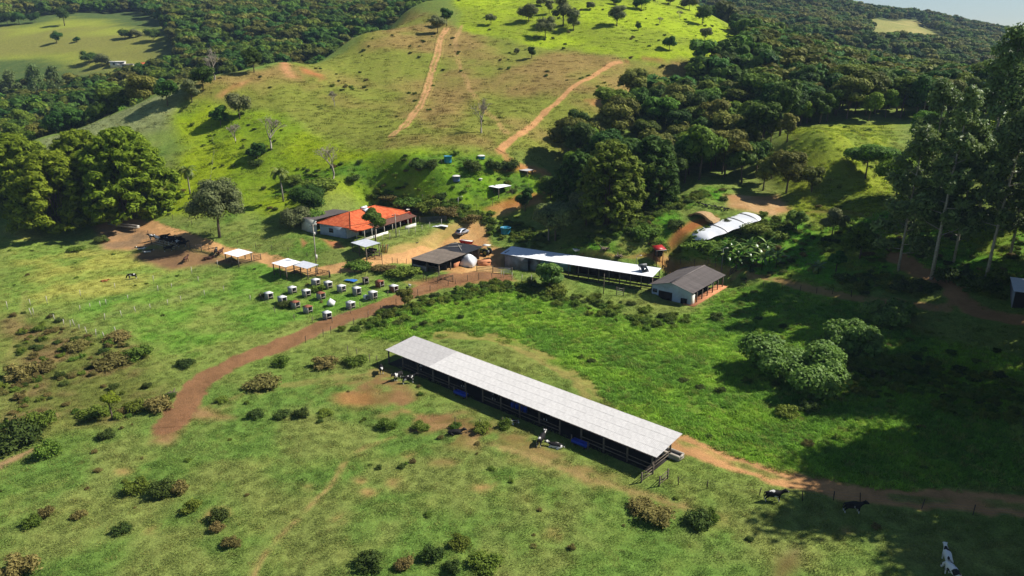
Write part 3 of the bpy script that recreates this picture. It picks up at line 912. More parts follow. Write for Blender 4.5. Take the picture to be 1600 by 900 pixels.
# ------------------------------------------------------------------ geometry-node scattering for uncountable growth
def scatter_object(name, pts, scale, rotz, idx, meshes, label, mat=None, colour=None, tilt=None, scz=None):
    """one object: a cloud of points that carries a mesh (picked by idx) at each point"""
    me = bpy.data.meshes.new(name)
    me.vertices.add(len(pts))
    me.vertices.foreach_set('co', np.asarray(pts, np.float32).ravel())
    def fa(n, t, d):
        a = me.attributes.new(n, t, 'POINT')
        key = {'FLOAT': 'value', 'INT': 'value', 'FLOAT_VECTOR': 'vector', 'FLOAT_COLOR': 'color'}[t]
        a.data.foreach_set(key, np.ascontiguousarray(d).ravel())
    scale = np.asarray(scale, np.float32)
    sv = np.c_[scale, scale, scale * (scz if scz is not None else 1)].astype(np.float32)
    rot = np.zeros((len(pts), 3), np.float32)
    rot[:, 2] = rotz
    if tilt is not None:
        rot[:, :2] = tilt
    fa('sc', 'FLOAT_VECTOR', sv)
    fa('rot', 'FLOAT_VECTOR', rot)
    fa('pick', 'INT', np.asarray(idx, np.int32))
    if colour is not None:
        fa('tint', 'FLOAT_COLOR', np.c_[colour, np.ones(len(pts))].astype(np.float32))
    o = link(name, me)
    ng = bpy.data.node_groups.new(name + '_nodes', 'GeometryNodeTree')
    ng.interface.new_socket('Geometry', in_out='INPUT', socket_type='NodeSocketGeometry')
    ng.interface.new_socket('Geometry', in_out='OUTPUT', socket_type='NodeSocketGeometry')
    gi, go = ng.nodes.new('NodeGroupInput'), ng.nodes.new('NodeGroupOutput')
    mp = ng.nodes.new('GeometryNodeMeshToPoints')
    ng.links.new(gi.outputs[0], mp.inputs['Mesh'])
    inst = ng.nodes.new('GeometryNodeInstanceOnPoints')
    ng.links.new(mp.outputs[0], inst.inputs['Points'])
    src = bpy.data.collections.new(name + '_source')       # not linked to the scene: only a source of meshes
    for k, m in enumerate(meshes):
        so = bpy.data.objects.new('%s_piece_%02d' % (name, k), m)
        src.objects.link(so)
    ci = ng.nodes.new('GeometryNodeCollectionInfo')
    ci.inputs['Collection'].default_value = src
    ci.inputs['Separate Children'].default_value = True
    ci.inputs['Reset Children'].default_value = True
    ng.links.new(ci.outputs[0], inst.inputs['Instance'])
    inst.inputs['Pick Instance'].default_value = True
    def attr(n, dt, sock):
        a = ng.nodes.new('GeometryNodeInputNamedAttribute')
        a.data_type = dt
        a.inputs['Name'].default_value = n
        ng.links.new(a.outputs[0], inst.inputs[sock])
    attr('pick', 'INT', 'Instance Index')
    attr('sc', 'FLOAT_VECTOR', 'Scale')
    attr('rot', 'FLOAT_VECTOR', 'Rotation')
    ng.links.new(inst.outputs[0], go.inputs[0])
    md = o.modifiers.new('scatter', 'NODES')
    md.node_group = ng
    if mat is not None:
        for m in meshes:
            if not m.materials:
                m.materials.append(mat)
    o['kind'] = 'stuff'
    o['label'] = label
    return o
scatter_object('far_forest', rest[:, :3], rest[:, 3], g.uniform(0, 6.28, len(rest)), rest[:, 4], FARTREE, 'unbroken dark forest covering the far ridges')
print('forest singles', len(single), 'rest', len(rest))

# ------------------------------------------------------------------ building materials
M_FIBRE = simple('fibre_cement', (204, 201, 197), .85, .10, 1.4, (184, 181, 178), objvar=.035, stain=((150, 146, 140), .8, .35))
M_FIBRE_OLD = simple('old_fibre_cement', (182, 179, 176), .9, .10, 1.4, (164, 161, 160), objvar=.035, stain=((132, 128, 122), .8, .35))
M_DARKROOF = simple('weathered_roof', (112, 104, 100), .9, .12, 1.2, (88, 82, 80), objvar=.10, stain=((140, 134, 128), .6, .4))
M_BROWNROOF = simple('brown_weathered_roof', (118, 106, 94), .9, .14, 1.2, (90, 82, 76), objvar=.10, stain=((136, 124, 108), .6, .4))
M_WHITEROOF = simple('white_roof', (236, 238, 240), .55, .05, 1.0, (222, 226, 230), objvar=.02, stain=((190, 190, 190), .5, .25), spec=.5)
M_ZINC = simple('zinc_roof', (196, 200, 206), .45, .06, 1.2, (176, 180, 188), objvar=.03, spec=.5)
M_TIMBER = simple('grey_timber', (122, 110, 96), .95, .2, 3, (90, 80, 70), objvar=.12, bmp=.01)
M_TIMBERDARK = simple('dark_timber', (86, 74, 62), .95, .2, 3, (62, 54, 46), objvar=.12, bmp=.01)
M_POSTPALE = simple('pale_post', (196, 190, 176), .9, .12, 3, (160, 152, 138), objvar=.1)
M_CONC = simple('concrete', (176, 168, 156), .9, .12, 1.5, (146, 138, 126), stain=((116, 100, 82), .6, .5))
M_WHITE = simple('white_wall', (226, 224, 214), .85, .06, .8, (204, 200, 188), stain=((150, 134, 112), .5, .5))
M_WALLSHADE = simple('shade_tinted_white_wall', (176, 190, 204), .85, .06, .8, (156, 170, 186), stain=((120, 116, 112), .5, .5))  # white walls with their bluish shade put into the colour; stains are real
M_GREYWALL = simple('grey_rendered_wall', (142, 146, 152), .9, .1, .7, (112, 116, 122), stain=((120, 96, 78), .35, .6))
M_TEALWALL = simple('teal_wall', (94, 130, 134), .85, .08, .7, (78, 110, 116))
M_REDWALL = simple('red_wall', (150, 48, 44), .85, .1, .8, (124, 40, 38))
M_BRICK = simple('orange_brick', (206, 142, 100), .9, .14, 2.0, (176, 112, 76))
M_TARPBLACK = simple('black_tarp', (52, 52, 58), .5, .15, 1.5, (36, 36, 40), spec=.4)
M_TARPWHITE = simple('white_plastic', (232, 234, 236), .45, .05, .6, (214, 216, 220), spec=.4, bmp=.02)
M_BLUE = simple('blue_plastic', (24, 66, 178), .5, .1, 2, (18, 52, 150), spec=.4)
M_TANK = simple('turquoise_tank', (52, 146, 178), .5, .06, 1, (44, 128, 160), spec=.4)
M_TANKBLUE = simple('blue_tank', (96, 118, 170), .5, .06, 1, (86, 106, 158), spec=.4)
M_DARK = simple('dark_interior', (42, 36, 32), .95, .1, 1, (34, 30, 28))  # shade of sheds and openings put into colour; also dark wall and earth
M_RUST = simple('rusty_sheet', (150, 92, 66), .85, .15, 3, (116, 72, 54), objvar=.1)
M_METAL = simple('grey_metal', (120, 122, 124), .5, .1, 2, (100, 100, 102), spec=.5)
M_GLASS = simple('dark_glass', (30, 36, 42), .15, .02, 1, (26, 30, 36), spec=.8)
M_RUBBER = simple('rubber', (34, 33, 32), .8, .1, 3, (26, 26, 26))
M_RED = simple('red_paint', (176, 34, 34), .45, .1, 2, (150, 30, 30), spec=.5)
M_GREENPAINT = simple('yellow_green_paint', (150, 156, 64), .5, .1, 2, (126, 132, 54), spec=.5)
M_SILVER = simple('silver_paint', (176, 182, 194), .35, .04, 1, (160, 166, 178), spec=.6, metal=.3)
M_EARTH = simple('cut_earth', (178, 112, 66), .95, .2, 1.2, (138, 84, 50), bmp=.06)
def tile_mat():
    m, nt, bs = new_mat('terracotta_tiles')
    co = coords(nt)
    w = N(nt, 'ShaderNodeTexWave', wave_type='BANDS', bands_direction='X')
    w.inputs['Scale'].default_value = 1.5
    w.inputs['Distortion'].default_value = .25
    nt.links.new(co, w.inputs['Vector'])
    w2 = N(nt, 'ShaderNodeTexWave', wave_type='BANDS', bands_direction='Y', wave_profile='SAW')
    w2.inputs['Scale'].default_value = .85
    nt.links.new(co, w2.inputs['Vector'])
    f = noise(nt, co, .9, 5, .7)
    f2 = noise(nt, co, 5, 3, .6)
    col = mixc(nt, remap(nt, f, .4, .66, 0, 1), rgba((232, 122, 76)), rgba((192, 84, 50)))
    col = mixc(nt, remap(nt, f2, .55, .8, 0, .6), col, rgba((120, 70, 54)))
    col = scalec(nt, col, remap(nt, w.outputs['Fac'], 0, 1, .72, 1.12))
    nt.links.new(col, bs.inputs['Base Color'])
    bs.inputs['Roughness'].default_value = .9
    bs.inputs['Specular IOR Level'].default_value = .15
    bump(nt, bs, math2(nt, 'ADD', w.outputs['Fac'], math2(nt, 'MULTIPLY', w2.outputs['Fac'], .5)), .8, .07)
    return m
M_TILE = tile_mat()
M_TILEDARK = simple('brown_tiles', (116, 78, 62), .9, .2, 2.5, (86, 60, 50))

# ------------------------------------------------------------------ roofs of separate sheets
SHEETS = {}
def sheet_mesh(w, l, mat, waves=6):
    k = (round(w, 3), round(l, 3), mat.name)
    if k not in SHEETS:
        nx = waves * 4 + 1
        x = np.linspace(0, w, nx)
        z = .024 * np.sin(np.linspace(0, waves * 2 * math.pi, nx))
        v = [(x[i], y, z[i]) for y in (0, l) for i in range(nx)]
        me = mesh_from('roof_sheet', v, grid_quads(nx, 2), smooth=True)
        me.materials.append(mat)
        SHEETS[k] = me
    return SHEETS[k]
def sheet_roof(parent, P, U, V, nu, nv, mat, seed=1, over=.06, alt=None, wob=.004):
    """sheets from corner P along U (across) and up the slope V; each is a piece of its own"""
    P, U, V = Vector(P), Vector(U), Vector(V)
    g = random.Random(seed)
    w, l = U.length / nu, V.length / nv
    u, v = U.normalized(), V.normalized()
    n = u.cross(v).normalized()
    if n.z < 0:
        n = -n
    for j in range(nv):
        for i in range(nu):
            m = alt(i, j) if alt else mat
            o = link('roof_sheet', sheet_mesh(w * 1.03, l + over, m), None, parent)
            up = Vector(n)
            vv = (v + n * g.uniform(-wob, wob)).normalized()
            uu = u
            ww = uu.cross(vv) if uu.cross(vv).z > 0 else -(uu.cross(vv))
            M = Matrix((uu, vv, ww)).transposed().to_4x4()
            M.translation = P + U * (i / nu) + V * (j / nv) + n * (.014 * j + .004 * (i % 2) + g.uniform(0, .006))
            o.matrix_local = M
def wall(parent, a, b, z0, z1, t, mat, name='wall'):
    m = MB()
    a, b = Vector((a[0], a[1], 0)), Vector((b[0], b[1], 0))
    d = (b - a)
    m.box(((a.x + b.x) / 2, (a.y + b.y) / 2, (z0 + z1) / 2), (d.length, t, z1 - z0), math.atan2(d.y, d.x))
    return m.obj(name, mat, parent)
def post(parent, x, y, z0, z1, w, mat, name='post'):
    return MB().box((x, y, (z0 + z1) / 2), (w, w, z1 - z0)).obj(name, mat, parent)
def rail(parent, a, b, w, h, mat, name='rail'):
    return MB().beam(a, b, w, h).obj(name, mat, parent)

# ------------------------------------------------------------------ the long open feeding shed
A = Vector((-19.81, 108.35, 0.0))
UD = Vector((.7531, -.6580, 0))
shed = thing('feeding_shed', 'long open-sided cattle feeding shed with pale grey sheet roof in the pasture', 'shed', A, math.atan2(UD.y, UD.x))
SL, NB = 48.5, 14
zf, zb = 2.55, 3.0
for i in range(NB + 1):
    x = SL * i / NB
    post(shed, x, 0, -.6, zf - .1 + .01, .18, M_TIMBER)
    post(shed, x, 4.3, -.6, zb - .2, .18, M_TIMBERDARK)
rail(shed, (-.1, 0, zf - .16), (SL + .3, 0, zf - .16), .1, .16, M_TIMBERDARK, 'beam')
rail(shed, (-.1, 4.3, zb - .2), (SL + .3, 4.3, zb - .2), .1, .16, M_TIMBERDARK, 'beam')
for i in range(NB):
    x0, x1 = SL * i / NB, SL * (i + 1) / NB
    for z in (.55, 1.05):
        if (i * 7 + int(z * 10)) % 5 != 0:
            rail(shed, (x0, -.11, z + rnd.uniform(-.06, .06)), (x1, -.11, z + rnd.uniform(-.06, .06)), .05, .1, M_TIMBER)
    rail(shed, (x0, 3.3, 1.1), (x1, 3.3, 1.1), .06, .1, M_TIMBER)
for z in (.5, .95):
    rail(shed, (SL, .1, z), (SL, 4.2, z + .05), .05, .12, M_TIMBER)
roof = link('roof', None, None, shed)
for y, z in ((.9, zf - .02), (2.6, zf + .12), (4.3, zf + .26)):
    rail(roof, (-.1, y, z - .08), (SL + .5, y, z - .08), .06, .1, M_TIMBERDARK, 'purlin')
sheet_roof(roof, (-.15, -.5, zf - .03), (SL + .95, 0, 0), (0, 6.05, .52), 44, 4, M_FIBRE, 3, alt=lambda i, j: M_FIBRE_OLD if i < 9 else M_FIBRE)
tr = MB()
tr.box((SL * .5 + .7, 4.75, .18), (SL + 1.4, 1.25, .36))
tr.box((SL * .5 + .7, 4.2, .5), (SL + 1.4, .16, .42))
tr.box((SL * .5 + .7, 5.3, .5), (SL + 1.4, .16, .42))
tr.box((SL + 1.32, 4.75, .48), (.16, .94, .40))
tr.obj('feed_trough', M_CONC, shed)
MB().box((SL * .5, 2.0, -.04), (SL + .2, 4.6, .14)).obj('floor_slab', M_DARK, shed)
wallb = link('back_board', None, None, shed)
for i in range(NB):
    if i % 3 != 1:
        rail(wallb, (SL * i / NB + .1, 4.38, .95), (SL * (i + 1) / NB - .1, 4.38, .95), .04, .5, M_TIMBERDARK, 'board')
def shed_pt(x, y, z=0):
    q = Matrix.Rotation(math.atan2(UD.y, UD.x), 3, 'Z')
    p = q @ Vector((x, y, z)) + A
    return p
def shed_thing(name, label, cat, x, y, rz=0):
    p = shed_pt(x, y)
    return thing(name, label, cat, (p.x, p.y, ground(p.x, p.y)), math.atan2(UD.y, UD.x) + rz)
for x, lab in ((17.2, 'blue plastic cattle drinking trough nearest the old half of the shed roof'), (38.6, 'blue plastic cattle drinking trough nearest the right-hand end of the long shed')):
    t = shed_thing('water_trough', lab, 'trough', x, -.9)
    t['group'] = 'blue troughs along the long shed'
    m = MB()
    m.box((0, 0, .45), (2.3, .75, .1)).box((0, -.36, .62), (2.3, .06, .3)).box((0, .36, .62), (2.3, .06, .3)).box((-1.13, 0, .62), (.06, .7, .3)).box((1.13, 0, .62), (.06, .7, .3))
    m.obj('basin', M_BLUE, t)
    MB().box((0, 0, .68), (2.2, .66, .02)).obj('water', M_BLUE, t)
    for sx in (-1, 1):
        MB().box((sx * 1.28, -.1, .55), (.12, .12, 1.5)).obj('post', M_TIMBER, t)
        MB().box((sx * .8, 0, .18), (.12, .6, .56)).obj('leg', M_TIMBERDARK, t)
for k in range(4):
    t = MB()
    t.lathe([(.0, .0), (.26, 0), (.29, .85), (.26, .88), (.0, .88)], 14)
    p = shed_pt(25.2 + .75 * k, 1.4 + .1 * (k % 2), .05)
    o = t.obj('feed_barrel', M_BLUE, None, True, (p.x, p.y, ground(p.x, p.y) + .02))
    tag(o, ['blue feed barrel inside the long shed, first of a row of four', 'blue feed barrel inside the long shed, second of a row of four', 'blue feed barrel inside the long shed, third of a row of four', 'blue feed barrel inside the long shed, last of a row of four'][k], 'barrel', 'blue barrels in the long shed')

# ------------------------------------------------------------------ gabled barn
G0 = Vector((34.76, 133.07, 1.0))
GD = Vector((.621, .784, 0))
barn = thing('gabled_barn', 'whitewashed barn with a dark low gable roof and open side', 'barn', G0, math.atan2(GD.y, GD.x))
BL, BW, be, br = 15.6, 9.6, 2.6, 3.85            # local x into the depth, y to the left
wl = MB()
wl.add([(.5, .6, -.8), (.5, BW - .6, -.8), (.5, BW - .6, be - .05), (.5, BW / 2, br - .15), (.5, .6, be - .05)], t=[(0, 4, 1), (1, 4, 2), (2, 4, 3)])
wl.add([(.72, .6, -.8), (.72, BW - .6, -.8), (.72, BW - .6, be - .05), (.72, BW / 2, br - .15), (.72, .6, be - .05)], t=[(0, 1, 4), (1, 2, 4), (2, 3, 4)])
wl.obj('gable_wall', M_WALLSHADE, barn)
wall(barn, (.73, BW - .7), (BL - .5, BW - .7), -.8, be, .2, M_WALLSHADE)
wall(barn, (BL - .6, 2.6), (BL - .6, BW - .8), -.8, be + .2, .2, M_WALLSHADE)
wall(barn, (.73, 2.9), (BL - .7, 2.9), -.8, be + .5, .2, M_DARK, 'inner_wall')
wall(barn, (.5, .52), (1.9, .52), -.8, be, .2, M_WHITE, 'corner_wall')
MB().box((.44, 6.0, .7), (.12, 2.9, 2.0)).obj('painted_doorway', M_DARK, barn)  # dark panels on the wall, the shade of an opening put into colour
MB().box((.44, 2.0, .35), (.12, 1.3, 1.5)).obj('painted_doorway', M_DARK, barn)
MB().box((.46, 8.3, 1.5), (.08, .9, .7)).obj('window', M_GLASS, barn)
MB().box((BL * .5 + .2, .75, -.02), (BL + .4, 2.3, .3)).obj('walkway', M_BRICK, barn)
for k in range(6):
    post(barn, 2.6 + 2.5 * k, .35, -.3, be - .02, .18, M_TIMBER)
rail(barn, (.3, .35, be - .1), (BL, .35, be - .1), .1, .16, M_TIMBERDARK, 'beam')
rf = link('roof', None, None, barn)
sheet_roof(rf, (0, 0, be), (BL, 0, 0), (0, BW / 2, br - be), 14, 2, M_DARKROOF, 8, alt=lambda i, j: M_FIBRE_OLD if (j == 0 and i in (6, 7, 8) and False) else M_DARKROOF)
sheet_roof(rf, (0, BW, be), (BL, 0, 0), (0, -BW / 2, br - be), 14, 2, M_DARKROOF, 9)
MB().beam((-.05, BW / 2, br + .05), (BL + .05, BW / 2, br + .05), .4, .06).obj('ridge_cap', M_DARKROOF, rf)

# ------------------------------------------------------------------ long milking barn with the white roof
W0 = Vector((-2.64, 157.3, 1.7))
WD = Vector((.8655, -.501, 0))
wb = thing('milking_barn', 'long low barn with a bright white roof and slatted sides', 'barn', W0, math.atan2(WD.y, WD.x))
WL, WW, we = 35.5, 5.0, 3.25
wall(wb, (1.0, .5), (6.8, .5), -.9, we + .02, .2, M_GREYWALL)
wall(wb, (.9, .62), (.9, WW - .5), -.9, we + .3, .2, M_GREYWALL)
wall(wb, (1.0, WW - .4), (12, WW - .4), -.9, we + .5, .2, M_GREYWALL)
wall(wb, (9.8, .55), (17.2, .55), 1.55, we, .1, M_TEALWALL, 'upper_board')
wall(wb, (7.0, 1.3), (9.6, 1.3), -.9, we, .2, M_GREYWALL)
for k in range(12):
    post(wb, 9.7 + 2.33 * k, .5, -.9, we, .16, M_TIMBER)
    post(wb, 9.7 + 2.33 * k, WW - .4, -.9, we + .5, .16, M_TIMBERDARK)
for k in range(11):
    x0 = 9.7 + 2.33 * k
    for z in (.0, .45, .9, 1.35):
        rail(wb, (x0, .38, z - .3), (x0 + 2.33, .38, z - .3), .04, .12, M_TIMBERDARK)
    if k > 2:
        rail(wb, (x0, WW - .5, 2.1), (x0 + 2.33, WW - .5, 2.1), .04, .3, M_TIMBERDARK)
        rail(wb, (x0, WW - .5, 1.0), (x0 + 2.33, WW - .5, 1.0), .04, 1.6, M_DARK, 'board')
rf = link('roof', None, None, wb)
sheet_roof(rf, (0, 0, we), (WL, 0, 0), (0, WW, .55), 32, 2, M_WHITEROOF, 18)
MB().beam((.2, .5, we - .08), (WL - .2, .5, we - .08), .1, .14).obj('beam', M_TIMBERDARK, wb)
def on_barn(x, y, z=0):
    return Matrix.Rotation(math.atan2(WD.y, WD.x), 3, 'Z') @ Vector((x, y, z)) + W0
p = on_barn(WL - 2.6, 2.2, we + .28)
t = thing('solar_water_heater', 'small solar water heater standing on the white barn roof', 'solar heater', p, math.atan2(WD.y, WD.x) + .9)
MB().box((0, 0, .55), (1.5, 1.6, .07), 0, R(38)).obj('panel', M_GLASS, t)
MB().tube([(-.9, .75, 1.12), (.9, .75, 1.12)], .26, 12).obj('tank', M_METAL, t, True)
for sx in (-.7, .7):
    MB().beam((sx, .75, -.02), (sx, .75, 1.0), .06).obj('leg', M_METAL, t)
    MB().beam((sx, -.6, -.02), (sx, -.6, .12), .06).obj('leg', M_METAL, t)

# ------------------------------------------------------------------ dark roofed calf shed with the tarpaulins
D0 = Vector((-21.7, 150.3, 3.45))
DA = math.atan2(-.55, .835)
ds = thing('calf_shed', 'low shed with brown weathered roof and black tarpaulin at the back', 'shed', D0, DA)
DW, DL = 7.9, 15.0                                # local x: across the front (to the right), y: into the depth
zf0 = 2.35
wall(ds, (.4, .3), (4.2, .3), -.6, 1.1, .18, M_CONC)
wall(ds, (.35, .4), (.35, DL - .5), -.6, zf0, .18, M_TIMBERDARK)
wall(ds, (.4, DL - .4), (DW - .4, DL - .4), -.6, zf0 + .2, .18, M_TIMBERDARK)
wall(ds, (DW - .6, 5.6), (DW - .6, 8.0), -.6, 1.0, .18, M_BRICK, 'low_wall')
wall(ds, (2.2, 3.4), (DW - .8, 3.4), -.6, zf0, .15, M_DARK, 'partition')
for x, y in ((.3, .25), (4.3, .25), (DW - .4, .3), (DW - .4, 4.2), (DW - .4, 8.2), (DW - .4, 12.0)):
    post(ds, x, y, -.6, zf0, .2, M_TIMBER)
for z in (.4, .9, 1.4):
    rail(ds, (4.3, .3, z), (DW - .4, .3, z), .05, .12, M_TIMBER)
rf = link('roof', None, None, ds)
sheet_roof(rf, (0, 0, zf0), (DW, 0, 0), (.6, 9.0, .3), 7, 4, M_BROWNROOF, 28)
tp = MB()
nx, ny = 13, 11
gx, gy = np.meshgrid(np.linspace(.2, DW + .5, nx), np.linspace(8.6, DL, ny))
gz = zf0 + .36 + .12 * (fbm(gx, gy, 1.5, 5, 3) - .5) * 2 + .02 * (gy - 8.6)
tp.add(np.stack([gx + .04 * (gy - 8.6), gy, gz], -1), grid_quads(nx, ny))
tp.obj('tarpaulin', M_TARPBLACK, rf, True)
for a, b in (((1.0, 9.2), (4.2, 12.6)), ((2.8, 13.2), (6.6, 9.4)), ((.6, 11.8), (1.8, 14.4))):
    MB().beam((a[0], a[1], zf0 + .55), (b[0], b[1], zf0 + .6), .1, .06).obj('batten', M_POSTPALE, rf)
q = Matrix.Rotation(DA, 3, 'Z') @ Vector((DW + .55, 9.3, 0)) + D0
wt = MB()
g_ = np.random.default_rng(77)
n1, n2 = 16, 10
aa, hh = np.meshgrid(np.linspace(0, 2 * math.pi, n1), np.linspace(0, 1, n2))
rr = (1.15 + .35 * np.sin(hh * 2.6)) * (1 - .75 * hh ** 2.2) * (1 + .22 * np.sin(aa * 5 + hh * 3) + .12 * np.sin(aa * 9 - hh * 6)) * np.where(hh > .97, .02, 1)
wt.add(np.stack([rr * np.cos(aa) * 1.3, rr * np.sin(aa) * 1.1, -.1 + hh * 2.7 + .3 * np.sin(aa * 3) * hh * (1 - hh) * 2, ], -1), grid_quads(n1, n2))
o = wt.obj('plastic_sheet_heap', M_TARPWHITE, None, True, (q.x, q.y, ground(q.x, q.y)))
tag(o, 'tall crumpled white plastic cover beside the brown roofed shed', 'plastic cover')

# ------------------------------------------------------------------ farmhouse
H0_ = Vector((-35.4, 160.5, 7.0))
HA = math.atan2(18.1, 11.1)
hs = thing('farmhouse', 'farmhouse with an orange tiled hip roof and red end wall', 'house', H0_, HA)
HL, HW, he, hr = 21.0, 12.2, 2.75, 4.9             # x into the depth, y to the left
wall(hs, (.7, 3.4), (.7, HW - .6), -1.0, he, .2, M_WALLSHADE)
wall(hs, (.7, HW - .6), (HL - .7, HW - .6), -1.0, he, .2, M_WALLSHADE)
wall(hs, (HL - .7, HW - .6), (HL - .7, .3), -1.0, he, .2, M_REDWALL, 'end_wall')
wall(hs, (.8, 3.4), (HL - .8, 3.4), -1.0, he, .2, M_WHITE, 'front_wall')
for x, w_ in ((5.2, 1.0), (14.2, 1.0)):
    d_ = MB().box((x, 3.27, .95), (w_, .1, 2.1)).obj('door', M_TIMBERDARK, hs)
    MB().box((x + .35, 3.19, .95), (.06, .06, .16)).obj('handle', M_METAL, d_)
for x in (8.0, 11.2, 17.4):
    w_ = MB().box((x, 3.29, 1.35), (1.3, .08, 1.0)).obj('window', M_TIMBER, hs)
    MB().box((x, 3.22, 1.35), (1.1, .08, .82)).obj('pane', M_GLASS, w_)
w_ = MB().box((.57, 8.0, 1.35), (.08, 1.3, 1.0)).obj('window', M_TIMBER, hs)
MB().box((.5, 8.0, 1.35), (.08, 1.1, .82)).obj('pane', M_GLASS, w_)
hp = link('roof', None, None, hs)
def tri_roof(name, pts, mat, par, u, v):
    """roof slope as a mesh whose own axes run along eave and slope, so that tile rows follow it"""
    pts = [Vector(p) for p in pts]
    u = Vector(u).normalized()
    n = u.cross(Vector(v)).normalized()
    v = n.cross(u)
    M = Matrix((u, v, n)).transposed().to_4x4()
    M.translation = pts[0]
    Mi = M.inverted()
    L = [Mi @ p for p in pts]
    me = bpy.data.meshes.new(name)
    k = len(L)
    vv = [tuple(p) for p in L] + [(p.x, p.y, p.z - .1) for p in L]
    me.from_pydata(vv, [], [tuple(range(k)), tuple(range(2 * k - 1, k - 1, -1))] + [(i, i + k, (i + 1) % k + k, (i + 1) % k) for i in range(k)])
    o = link(name, me, mat, par)
    o.matrix_local = M
    return o
r1, r2 = (5.8, HW / 2 + .6, hr), (14.6, HW / 2 + .6, hr)
y0 = 1.2
tri_roof('front_slope', [(0, y0, he), (HL, y0, he), r2, r1], M_TILE, hp, (1, 0, 0), (0, 1, .4))
tri_roof('end_slope', [(0, HW, he), (0, y0, he), r1], M_TILE, hp, (0, -1, 0), (1, 0, .4))
tri_roof('back_slope', [(HL, HW, he), (0, HW, he), r1, r2], M_TILE, hp, (-1, 0, 0), (0, -1, .4))
tri_roof('end_slope', [(HL, y0, he), (HL, HW, he), r2], M_TILE, hp, (0, 1, 0), (-1, 0, .4))
for a, b in ((r1, r2), ((0, y0, he), r1), ((0, HW, he), r1), ((HL, y0, he), r2), ((HL, HW, he), r2)):
    MB().tube([(a[0], a[1], a[2] + .04), (b[0], b[1], b[2] + .04)], .11, 8).obj('ridge_tile', M_TILE, hp, True)
tri_roof('porch_roof', [(-.3, -.6, he - .55), (5.5, -.6, he - .55), (5.5, 1.5, he - .05), (-.3, 1.5, he - .05)], M_TILE, hs, (1, 0, 0), (0, 1, .3))
tri_roof('verandah_roof', [(5.8, -1.1, he - .75), (HL - .2, -1.1, he - .75), (HL - .2, 1.5, he - .08), (5.8, 1.5, he - .08)], M_TILEDARK, hs, (1, 0, 0), (0, 1, .3))
for k in range(6):
    post(hs, 6.0 + 2.9 * k, -.85, -.6, he - .7, .14, M_POSTPALE)
for k in range(3):
    post(hs, .1 + 2.5 * k, -.4, -.6, he - .55, .14, M_POSTPALE)
wall(hs, (.3, -1.4), (9.5, -1.4), -.8, .55, .18, M_WHITE, 'garden_wall')
wall(hs, (14.5, -2.6), (18.5, -2.6), -.2, .9, .18, M_WHITE, 'garden_wall')
t2 = Matrix.Rotation(HA, 3, 'Z')
def on_house(x, y, z):
    return t2 @ Vector((x, y, z)) + H0_
t = thing('solar_water_heater', 'white solar water heater on the ridge of the orange tiled roof', 'solar heater', on_house(10.4, HW / 2 + .5, hr), HA)
MB().box((0, -1.0, -.2), (1.9, 1.3, .08), 0, R(22)).obj('panel', M_WHITEROOF, t)
MB().tube([(-.95, 0, .3), (.95, 0, .3)], .28, 12).obj('tank', M_WHITEROOF, t, True)
MB().box((0, 0, .02), (1.6, .1, .3)).obj('leg', M_METAL, t)
t = thing('satellite_dish', 'white satellite dish on the right-hand corner of the house roof', 'satellite dish', on_house(HL - .4, 1.4, he + .02), HA)
MB().tube([(0, 0, 0), (0, 0, .5)], .04, 6).obj('mast', M_METAL, t)
MB().lathe([(.02, 0), (.2, .03), (.38, .1), (.5, .2)], 16, (0, 0, .5)).obj('dish', M_WHITE, t, True)
# annex with a grey sheet roof behind the left end
ax = thing('house_annex', 'low annex with a grey sheet roof behind the left end of the house', 'annex', on_house(.2, HW + .1, 1.3), HA)
for a, b in (((.3, .3), (.3, 5.2)), ((.3, 5.2), (11.2, 5.2)), ((11.2, 5.2), (11.2, .3))):
    wall(ax, a, b, -2.0, 2.0, .2, M_WHITE)
rf = link('roof', None, None, ax)
sheet_roof(rf, (0, 0, 2.15), (11.5, 0, 0), (0, 5.6, -.15), 10, 2, M_DARKROOF, 35)

# ------------------------------------------------------------------ small shelters: four posts and a sheet roof
def shelter(name, label, corners, hz, mat, group=None, rails=0, slope=.2, dark=True, nu=4, nv=1):
    """corners: pixels of the roof corners front-left, back-left, back-right, front-right, at about hz above the ground"""
    mx = np.mean([c[0] for c in corners]), np.mean([c[1] for c in corners]) + hz * 7
    g0 = at(*mx)
    P = [Vector(ptz(c[0], c[1], g0.z + hz)) for c in corners]
    c0 = P[0]
    u = (P[3] - P[0])
    v = (P[1] - P[0])
    u.z = v.z = 0
    ang = math.atan2(u.y, u.x)
    wu = u.length
    wv = abs((P[1] - P[0]).dot(Vector((-u.y, u.x, 0)).normalized()))
    t = thing(name, label, 'shelter', (c0.x, c0.y, g0.z), ang, group)
    q = Matrix.Rotation(ang, 3, 'Z')
    for x in (.25, wu / 2, wu - .25):
        for y in (.25, wv - .25):
            w = q @ Vector((x, y, 0)) + c0
            gz = ground(w.x, w.y) - g0.z
            post(t, x, y, gz - .4, hz + slope * (y / wv) - .03, .16, M_TIMBER)
    rf = link('roof', None, None, t)
    sheet_roof(rf, (0, 0, hz), (wu, 0, 0), (0, wv, slope), nu, nv, mat, 3)
    for k in range(rails):
        rail(t, (.25, .2, .45 + .4 * k), (wu - .25, .2, .45 + .4 * k), .05, .1, M_TIMBERDARK)
        rail(t, (wu - .2, .25, .45 + .4 * k), (wu - .2, wv - .25, .45 + .4 * k), .05, .1, M_TIMBERDARK)
    return t, wu, wv, g0
shelter('cattle_shelter', 'small white roofed feeding shelter beside the sandy lane, alone', [(349, 395.5), (369, 389), (391.5, 394.5), (371, 401.5)], 2.1, M_WHITEROOF, 'small feeding shelters', 2)
